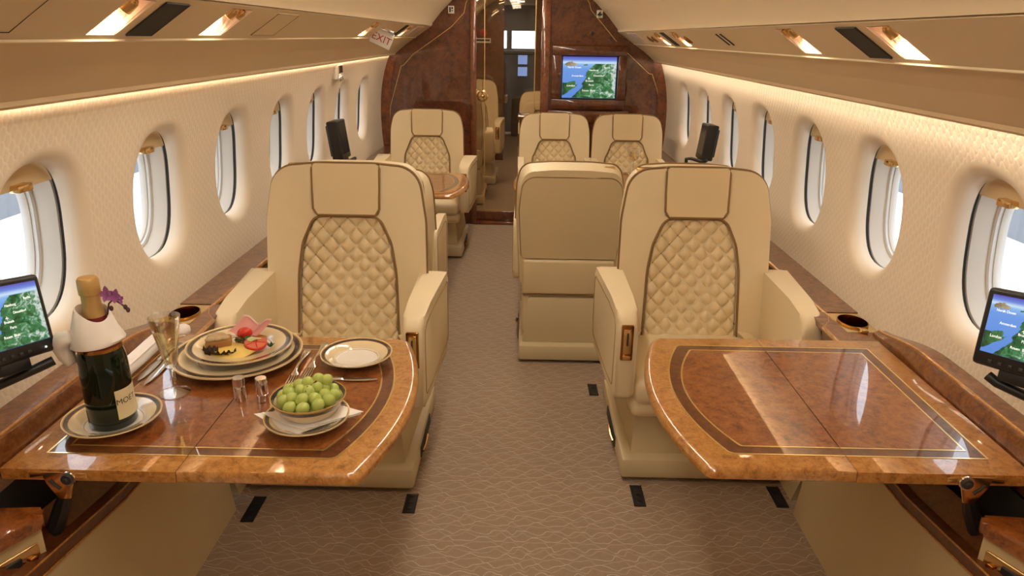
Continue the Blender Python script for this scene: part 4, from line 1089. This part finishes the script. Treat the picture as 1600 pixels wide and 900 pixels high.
me_t = text('label_lettering', 'MOËT', .017, 'ink', Matrix.Identity(4), bt, .0)
for v_ in me_t.data.vertices:
    a = -.30 + v_.co.x / .046; v_.co = (.0463 * math.cos(a), .0463 * math.sin(a), .060 + v_.co.y)
# napkin round the neck
nb = thing('neck_napkin', 'white cloth napkin wrapped round the neck of the champagne bottle', 'napkin', (-.843, 1.308, TZ + .0075))
n = 44; rings = []
for t_, (r, z, sl) in enumerate([(.047, .176, .010), (.049, .180, .012), (.040, .212, -.010), (.030, .246, -.014), (.0275, .247, -.013), (.030, .225, -.006), (.040, .190, .008)]):
    ring = []
    for k in range(n):
        a = 2 * PI * k / n; rr = r * (1 + .035 * math.sin(3 * a + t_) + .06 * max(0, math.cos(a - 3.5)))
        ring.append((rr * math.cos(a), rr * math.sin(a), z + sl * math.cos(a + .5) + .003 * math.sin(2 * a)))
    rings.append(ring)
rings.append(rings[0])
mk('collar', *loft(rings, cap=False), 'white_cloth', nb, smooth=60)
pth = [(-.035, -.028, .205), (-.052, -.030, .198), (-.064, -.022, .180), (-.060, -.016, .155), (-.050, -.020, .140)]
mk('tail', *tube(pth, [.012, .017, .017, .016, .010], 12), 'white_cloth', nb, smooth=80)
# orchid sprig tucked in the collar
oc = thing('orchid_sprig', 'purple orchid sprig tucked beside the bottle neck', 'flower', (-.818, 1.320, TZ + .266)); oc.scale = (.8, .8, .8)
mk('stem', *tube([(-.006, 0, -.03), (.002, 0, .0), (.016, -.002, .012), (.032, -.004, .004), (.046, -.006, -.006)], .0022, 6), 'orchid_stem', oc)
def petal(M_, L_, w_):
    V = []; F = []
    for i_ in range(7):
        t_ = i_ / 6; ww = w_ * math.sin(PI * (t_ * .9 + .08))
        V += [(-ww, L_ * t_, .3 * L_ * t_ * t_), (0, L_ * t_, .3 * L_ * t_ * t_ - .002), (ww, L_ * t_, .3 * L_ * t_ * t_)]
    for i_ in range(6): F += [[3 * i_, 3 * i_ + 1, 3 * i_ + 4, 3 * i_ + 3], [3 * i_ + 1, 3 * i_ + 2, 3 * i_ + 5, 3 * i_ + 4]]
    return [M_ @ Vector(p) for p in V], F
for cpos, nn, sc in (((.000, -.002, .026), 4, .020), ((.022, -.004, .022), 5, .019), ((.036, -.005, .012), 3, .012)):
    for k in range(nn):
        Mx = Matrix.Translation(cpos) @ Matrix.Rotation(1.2, 4, 'X') @ Matrix.Rotation(2 * PI * k / nn + cpos[0] * 40, 4, 'Z')
        v, f = petal(Mx, sc, sc * .36); mk('petal', v, f, 'orchid', oc, smooth=80)
for p in ((.010, -.006, -.010), (.046, -.006, -.006), (.050, -.004, -.014)): mk('bud', *[[Vector(q) + Vector(p) for q in x] if i_ == 0 else x for i_, x in enumerate(ball(.005, 10, 8, (1, 1, 1.4)))], 'orchid_stem', oc)
# champagne flute
gl = thing('champagne_flute', 'cut crystal flute of champagne beside the charger plate', 'glass', (-.782, 1.452, TZ))
k = 1.0
outer = [(.0335, 0), (.0335, .002), (.020, .006), (.007, .011), (.0050, .022), (.0075, .034), (.0050, .042), (.0065, .056), (.0110, .066), (.0155, .085), (.0240, .130), (.0335, .187), (.0325, .187), (.0230, .131), (.0140, .087), (.008, .074), (0, .071)]
mk('stem_and_foot', *lathe([(0, 0)] + outer[:9] + [(0, .066)], 14), 'crystal', gl, smooth=12)
V = []; F = []; seg = 32; prof2 = outer[8:]
for i_, (r, z) in enumerate(prof2):
    for q in range(seg):
        a = 2 * PI * q / seg; rr = r * (1 - (.05 if q % 2 and i_ < 3 and i_ > 0 else 0)); V.append((rr * math.cos(a), rr * math.sin(a), z))
for i_ in range(len(prof2) - 1):
    for q in range(seg): F.append([i_ * seg + q, i_ * seg + (q + 1) % seg, (i_ + 1) * seg + (q + 1) % seg, (i_ + 1) * seg + q])
mk('cut_bowl', V, F, 'crystal', gl, smooth=15)
mk('champagne', *lathe([(0, .0725), (.0076, .0755), (.0135, .0880), (.0225, .1315), (.0295, .174), (0, .174)], 32), 'wine', gl)
# salt and pepper
for i_, (x, lbx) in enumerate(((-.622, 'nearer the glass'), (-.572, 'nearer the grapes'))):
    e = thing('shaker', 'small faceted silver shaker in front of the charger plate, the one ' + lbx, 'shaker', (x, 1.425, TZ), group='salt and pepper shakers')
    kn = (0.0, .018) if i_ else (.036, .056)
    sm_ = (.018, .056) if i_ else (.0, .036)
    V = []; F = []; sg = 40; zz = [kn[0], kn[0] + .001, kn[1] - .001, kn[1]]
    for z in zz:
        for q in range(sg):
            a = 2 * PI * q / sg; r = .0135 - (.0011 if q % 2 else 0) - (.0008 if z in (kn[0], kn[1]) else 0); V.append((r * math.cos(a), r * math.sin(a), z))
    for q in range(3):
        for k in range(sg): F.append([q * sg + k, q * sg + (k + 1) % sg, (q + 1) * sg + (k + 1) % sg, (q + 1) * sg + k])
    F.append(list(range(3 * sg, 4 * sg))); F.append(list(range(sg))[::-1])
    mk('knurled_band', V, F, 'chrome', e, smooth=15)
    mk('body', *lathe([(0, sm_[0]), (.0125, sm_[0]), (.0130, sm_[0] + .002), (.0130, sm_[1] - .003), (.0118, sm_[1]), (0, sm_[1])], 28), 'chrome', e, smooth=40)
# cutlery
def outline_loft(path):      # (y, halfwidth, z, thickness)
    rings = []
    for y, w_, z, th in path: rings.append([(-w_, y, z), (-w_ * .6, y, z + th * .5), (w_ * .6, y, z + th * .5), (w_, y, z), (w_ * .6, y, z - th * .5), (-w_ * .6, y, z - th * .5)])
    return loft(rings)
def fork(a, b, label, z=0):
    a, b = Vector((*a, TZ + .004 + z)), Vector((*b, TZ + .004 + z)); L_ = (b - a).length; d_ = b - a
    e = thing('fork', label, 'fork', a, math.atan2(-d_.x, d_.y), group='silver forks')
    k_ = L_ / .20
    mk('handle', *outline_loft([(y * k_, w_, zz, th) for y, w_, zz, th in ((.058, .009, .002, .003), (.066, .010, .003, .003), (.078, .0045, .006, .004), (.10, .0032, .008, .004), (.14, .0045, .005, .004), (.18, .0085, .002, .004), (.194, .0095, .002, .004), (.20, .004, .002, .003))]), 'silver', e, smooth=50)
    for x in (-.0085, -.0028, .0028, .0085):
        mk('tine', *outline_loft([(y * k_, w_, zz, th) for y, w_, zz, th in ((0, .0006, .003, .001), (.02, .0015, .0005, .002), (.045, .0019, .0005, .002), (.060, .0022, .002, .003))]), 'silver', e, smooth=50).location = (x, 0, 0)
    return e
def knife(a, b, label, z=0, group='table knives'):
    a, b = Vector((*a, TZ + .003 + z)), Vector((*b, TZ + .003 + z)); L_ = (b - a).length; d_ = b - a
    e = thing('knife', label, 'knife', a, math.atan2(-d_.x, d_.y), group=group)
    k_ = L_ / .20
    mk('blade', *outline_loft([(y * k_, w_, 0, th) for y, w_, th in ((0, .001, .0008), (.015, .006, .0012), (.04, .0095, .0015), (.08, .0095, .002), (.108, .007, .003))]), 'silver', e, smooth=50)
    mk('handle', *outline_loft([(y * k_, w_, .001, th) for y, w_, th in ((.106, .0055, .006), (.112, .0065, .008), (.15, .006, .007), (.185, .0085, .007), (.196, .0095, .008), (.20, .006, .005))]), 'silver', e, smooth=50)
    return e
fork((-.534, 1.475), (-.546, 1.690), 'silver fork lying nearer the charger plate')
fork((-.506, 1.515), (-.512, 1.740), 'silver fork lying nearer the side plate')
knife((-.868, 1.480), (-.876, 1.715), 'long silver knife with its blade by the glass, nearer the plate', 0)
knife((-.893, 1.500), (-.900, 1.705), 'long silver knife beside the rolled napkin', 0)
knife((-.335, 1.536), (-.488, 1.528), 'small butter knife lying in front of the side plate')
fork((-.925, 1.66), (-.888, 1.74), 'silver fork tucked under the rolled napkin end', .012)
# rolled napkin
rn = thing('rolled_napkin', 'white rolled napkin lying between the bottle and the wall rail', 'napkin', (-.934, 1.60, TZ + .022))
n = 28; rings = []
for i_ in range(9):
    y = -.095 + .19 * i_ / 8; rings.append([((.020 + .0015 * math.sin(3 * a + i_)) * math.cos(a), y, (.020 + .0012 * math.sin(2 * a + i_ * .7)) * math.sin(a)) for a in [2 * PI * k / n for k in range(n)]])
mk('roll', *loft(rings), 'white_cloth', rn, smooth=60)
sp = [((.004 + .0135 * t_) * math.cos(t_ * 4.5 * PI), -.0965, (.004 + .0135 * t_) * math.sin(t_ * 4.5 * PI)) for t_ in np.linspace(0, 1, 60)]
mk('fold_edge', *tube(sp, .0012, 5), 'white_cloth', rn); mk('loose_edge', *tube([(.016, -.095, .014), (.017, 0, .0145), (.016, .095, .014)], .0022, 6), 'white_cloth', rn)
rn.rotation_euler = (0, 0, .04)
bn = thing('napkin_ball', 'small bunched white napkin behind the flute by the cup holder', 'napkin', (-.93, 1.815, .602))
mk('cloth', *[[Vector((p[0] * (1 + .15 * math.sin(6 * p[1] * 60)), p[1], p[2] + .018)) for p in q] if i_ == 0 else q for i_, q in enumerate(ball(.02, 18, 12, (1, 1.3, .9)))], 'white_cloth', bn, smooth=80)
# canapes
PZ = TZ + .0165 + .0065
cx_, cy_ = -.702, 1.645
def food(name, v, f, m, loc, label, rz=0, tilt=(0, 0), cat='food'):
    o = mk(name, v, f, m, smooth=50, loc=loc); o.rotation_euler = (tilt[0], tilt[1], rz); return tag(o, label, cat)
br = thing('bread_canape', 'square bread canape with a pale spread on the left of the plate', 'canape', (cx_ - .048, cy_ - .012, PZ), .35)
G().add(box(-.030, .030, -.023, .023, 0, .036, .006, 2)).build('bread', 'bread', br)
g = G()
for k in range(10): g.add(ball(.010 + .004 * random.random(), 10, 7, (1.2, 1, .55)), Matrix.Translation((random.uniform(-.020, .020), random.uniform(-.014, .014), .038)))
g.build('spread', 'pate', br)
hm = thing('ham_canape', 'folded pink ham slice on bread at the back of the plate', 'canape', (cx_ + .012, cy_ + .042, PZ), -.35)
G().add(box(-.034, .034, -.024, .024, 0, .018, .006)).build('bread', 'bread', hm)
V = []; F = []
for j in range(9):
    for i_ in range(11):
        x = -.045 + .09 * i_ / 10; y = -.032 + .064 * j / 8; V.append((x, y, .024 + .020 * (j / 8) ** 1.5 + .006 * math.sin(i_ * .9) + .010 * abs(x) / .04))
for j in range(8):
    for i_ in range(10): F.append([j * 11 + i_, j * 11 + i_ + 1, (j + 1) * 11 + i_ + 1, (j + 1) * 11 + i_])
hs = mk('ham_slice', V, F, 'ham', hm, smooth=80); mk('ham_rim', *tube([V[8 * 11 + i_] for i_ in range(11)], .0025, 6), 'ham_fat', hm)
ct = thing('cherry_tomato', 'red cherry tomato half on the ham slice', 'tomato', (cx_ + .004, cy_ + .026, PZ + .034), .4)
mk('flesh', *ball(.0185, 20, 12, (1, .9, .8)), 'tomato', ct); mk('star_cut', *tube([(-.010, -.010, .0105), (0, 0, .0150), (.010, -.008, .0105)], .0012, 5), 'tomato_flesh', ct)
ch = thing('cheese_canape', 'pale yellow cheese slice folded over bread at the front of the plate', 'canape', (cx_ - .004, cy_ - .042, PZ), -.30)
G().add(box(-.032, .032, -.022, .022, 0, .015, .005)).build('bread', 'bread', ch)
V = []; F = []
for j in range(9):
    for i_ in range(9):
        x = -.050 + .10 * i_ / 8; y = -.040 + .076 * j / 8
        V.append((x, y, .0195 - .35 * max(0, -y - .020) - .25 * max(0, abs(x) - .03)))
for j in range(8):
    for i_ in range(8): F.append([j * 9 + i_, j * 9 + i_ + 1, (j + 1) * 9 + i_ + 1, (j + 1) * 9 + i_])
v2, f2 = V + [(a, b, c - .003) for a, b, c in V], F + [[i_ + 81 for i_ in q] for q in F]
bd = [i_ for i_ in range(9)] + [j * 9 + 8 for j in range(1, 9)] + [72 + i_ for i_ in range(7, -1, -1)] + [j * 9 for j in range(7, 0, -1)]
f2 += [[bd[i_], bd[(i_ + 1) % 32], bd[(i_ + 1) % 32] + 81, bd[i_] + 81] for i_ in range(32)]
mk('cheese_slice', v2, f2, 'cheese', ch, smooth=50)
ts = thing('tomato_slice', 'cut tomato slices leaning on the cheese on the right of the plate', 'tomato', (cx_ + .044, cy_ - .012, PZ + .022), .2)
ts.rotation_euler = (.22, .12, .2)
mk('skin', *lathe([(.025, -.004), (.0275, -.001), (.0275, .003), (.025, .005)], 28), 'tomato', ts)
mk('flesh', *lathe([(0, -.004), (.025, -.004), (.0252, .005), (0, .0055)], 28), 'tomato_flesh', ts, smooth=40)
for k in range(5): mk('rib', *tube([(0, 0, .0055), (.024 * math.cos(k * 1.256), .024 * math.sin(k * 1.256), .0053)], .0016, 5), 'tomato', ts)
lt = thing('lettuce_leaf', 'curly dark red lettuce leaf at the front left of the plate', 'lettuce', (cx_ - .040, cy_ - .058, PZ + .004))
for k in range(7):
    V = []; F = []
    for j in range(6):
        for i_ in range(12):
            a = i_ / 11 * 2.2 - 1.1 + k; r = .004 + .021 * j / 5
            V.append((r * math.cos(a) + (k - 3) * .009, r * math.sin(a) * .7 + .004 * math.sin(k * 2.1), .004 + .012 * (j / 5) ** 2 + .006 * math.sin(i_ * 2.3 + k) * j / 5 + .003 * k % .008))
    for j in range(5):
        for i_ in range(11): F.append([j * 12 + i_, j * 12 + i_ + 1, (j + 1) * 12 + i_ + 1, (j + 1) * 12 + i_])
    mk('leaf_frill', V, F, 'lettuce', lt, smooth=80)
hb = thing('herb_garnish', 'green herb garnish with pale cucumber strips in the middle of the plate', 'garnish', (cx_ + .010, cy_ - .002, PZ + .028))
for k in range(8):
    a = k * .8; v, f = petal(Matrix.Translation((.014 * math.cos(a), .010 * math.sin(a), -.004)) @ Matrix.Rotation(a, 4, 'Z') @ Matrix.Rotation(.5, 4, 'X'), .016, .006); mk('leaf', v, f, 'herb', hb, smooth=80)
simple('cucumber', lin('#d5d59a'), .5)
for k in range(3): mk('cucumber_strip', *tube([(.010 + k * .006, -.008 - k * .003, .002), (.022 + k * .006, .0 - k * .003, .006), (.032 + k * .005, .006, .0)], .0032, 6), 'cucumber', hb)
hb2 = thing('herb_garnish', 'tiny green herb sprig at the right rim of the canape plate', 'garnish', (cx_ + .078, cy_ - .004, PZ + .012))
for k in range(5):
    v, f = petal(Matrix.Rotation(k * 1.25, 4, 'Z') @ Matrix.Rotation(.5, 4, 'X'), .012, .004); mk('leaf', v, f, 'herb', hb2, smooth=80)
# bowl of grapes
bw = tag(mk('fruit_bowl', *lathe([(0, .006), (.40, .006), (.46, 0), (.52, .02), (.80, .25), (.97, .56), (1.0, .62), (.965, .62), (.93, .57), (.77, .29), (.5, .09), (0, .08)], 64), 'porcelain_bowl', smooth=50, loc=(-.440, 1.338, TZ + .0135)), 'white bowl with dark rim full of green grapes', 'bowl')
bw.scale = (.078, .078, .078)
# folded napkin under the bowl
fn_ = thing('folded_napkin', 'white folded napkin under the bowl of grapes', 'napkin', (-.440, 1.330, TZ + .012))
poly = [(-.112, -.012), (.0, -.078), (.108, .010), (.06, .03), (-.05, .022)]
V = []; 
def nz(x, y): return .006 + .06 * max(0, math.hypot(x, y) - .055) + .003 * math.sin(40 * x)
for lay, name_ in ((0, 'lower_fold'), (1, 'upper_fold')):
    pl = [(x * (1 - .05 * lay) + .01 * lay, y * (1 - .08 * lay) + .004 * lay) for x, y in poly]
    bm = bmesh.new(); f_ = bm.faces.new([bm.verts.new((x, y, 0)) for x, y in pl]); bmesh.ops.triangulate(bm, faces=[f_])
    bmesh.ops.subdivide_edges(bm, edges=bm.edges[:], cuts=5, use_grid_fill=True)
    r_ = bmesh.ops.extrude_face_region(bm, geom=bm.faces[:])
    for v_ in bm.verts: v_.co.z = nz(v_.co.x, v_.co.y) + lay * .003
    for el in r_['geom']:
        if isinstance(el, bmesh.types.BMVert): el.co.z += .0018
    mk(name_, *bmout(bm), 'white_cloth', fn_, smooth=50)
# grapes
gp = None; gs = []
def grape(p):
    global gp
    if gp is None:
        v, f = ball(.0128, 20, 14, (1, 1, 1.14)); o = mk('grape', v, f, 'grape_skin', smooth=80); gp = o
    else: o = gp.copy(); COL.objects.link(o)
    o.location = p; o.rotation_euler = (random.uniform(-1, 1), random.uniform(-1, 1), random.uniform(0, 6))
    tag(o, 'plump green grape heaped in the rimmed bowl', 'grape', 'green grapes in the bowl'); gs.append(o)
GX, GY, GZ = -.440, 1.338, TZ + .0135
for (n_, r_, z_, ph) in ((12, .054, .047, .1), (9, .036, .058, .5), (5, .018, .067, .2)):
    for k in range(n_):
        a = 2 * PI * k / n_ + ph; grape((GX + r_ * math.cos(a) + random.uniform(-.002, .002), GY + r_ * math.sin(a) + random.uniform(-.002, .002), GZ + z_ + random.uniform(-.003, .003)))
grape((GX, GY + .004, GZ + .076)); grape((GX + .02, GY + .016, GZ + .078)); grape((GX + .035, GY + .02, GZ + .074))
for k in range(7):
    a = 2 * PI * k / 7; grape((GX + .036 * math.cos(a), GY + .036 * math.sin(a), GZ + .034))
gst = tag(mk('grape_stalk', *tube([(GX + .004, GY - .028, GZ + .070), (GX + .006, GY - .018, GZ + .078), (GX + .010, GY - .006, GZ + .074), (GX + .020, GY + .0, GZ + .082)], .0016, 6), 'orchid_stem'), 'thin brown grape stalk on top of the grapes', 'stalk')
# wine glass on the far right table
e = thing('wine_glass', 'stemmed glass of white wine on the far right table', 'glass', (.672, 4.36, TZ))
mk('glass_body', *lathe([(0, 0), (.032, 0), (.030, .003), (.005, .008), (.004, .065), (.010, .072), (.030, .092), (.036, .115), (.033, .150), (.0322, .150), (.035, .115), (.029, .094), (.009, .0745), (0, .073)], 28), 'crystal', e)
mk('wine', *lathe([(0, .0755), (.010, .077), (.028, .0945), (.034, .115), (.0335, .125), (0, .125)], 28), 'wine', e)

# ------------------------------------------------------------------ outside
ap = struct(mk('ground_outside', [(-60, -40, -1.9), (60, -40, -1.9), (60, 60, -1.9), (-60, 60, -1.9)], [[0, 1, 2, 3]], 'apron', smooth=0), 'bright pale apron outside the windows', 'ground')
for s, x in ((-1, -9.5), (1, 8.8)):
    side = 'left' if s < 0 else 'right'
    e = thing('hangar', 'grey hangar building beyond the apron outside the %s windows' % side, 'building', (x, 6, -1.9))
    sg = 1 if s > 0 else -1
    G().add(box(min(0, sg * 12), max(0, sg * 12), -25, 40, 0, 9)).build('wall', 'hangar_panel', e, smooth=0)
    for k in range(16):
        y = -24 + k * 4
        G().add(box(-sg * .15 - .1, -sg * .15 + .1, y, y + .5, 0, 9)).build('pillar', 'hangar_dark', e, smooth=0)
    for k in range(16):
        y = -23 + k * 4
        G().add(box(-sg * .05 - .04, -sg * .05 + .04, y, y + 2.4, 1.2, 3.2)).build('door_panel', 'white_plastic' if k % 3 == 0 else 'hangar_dark', e, smooth=0)
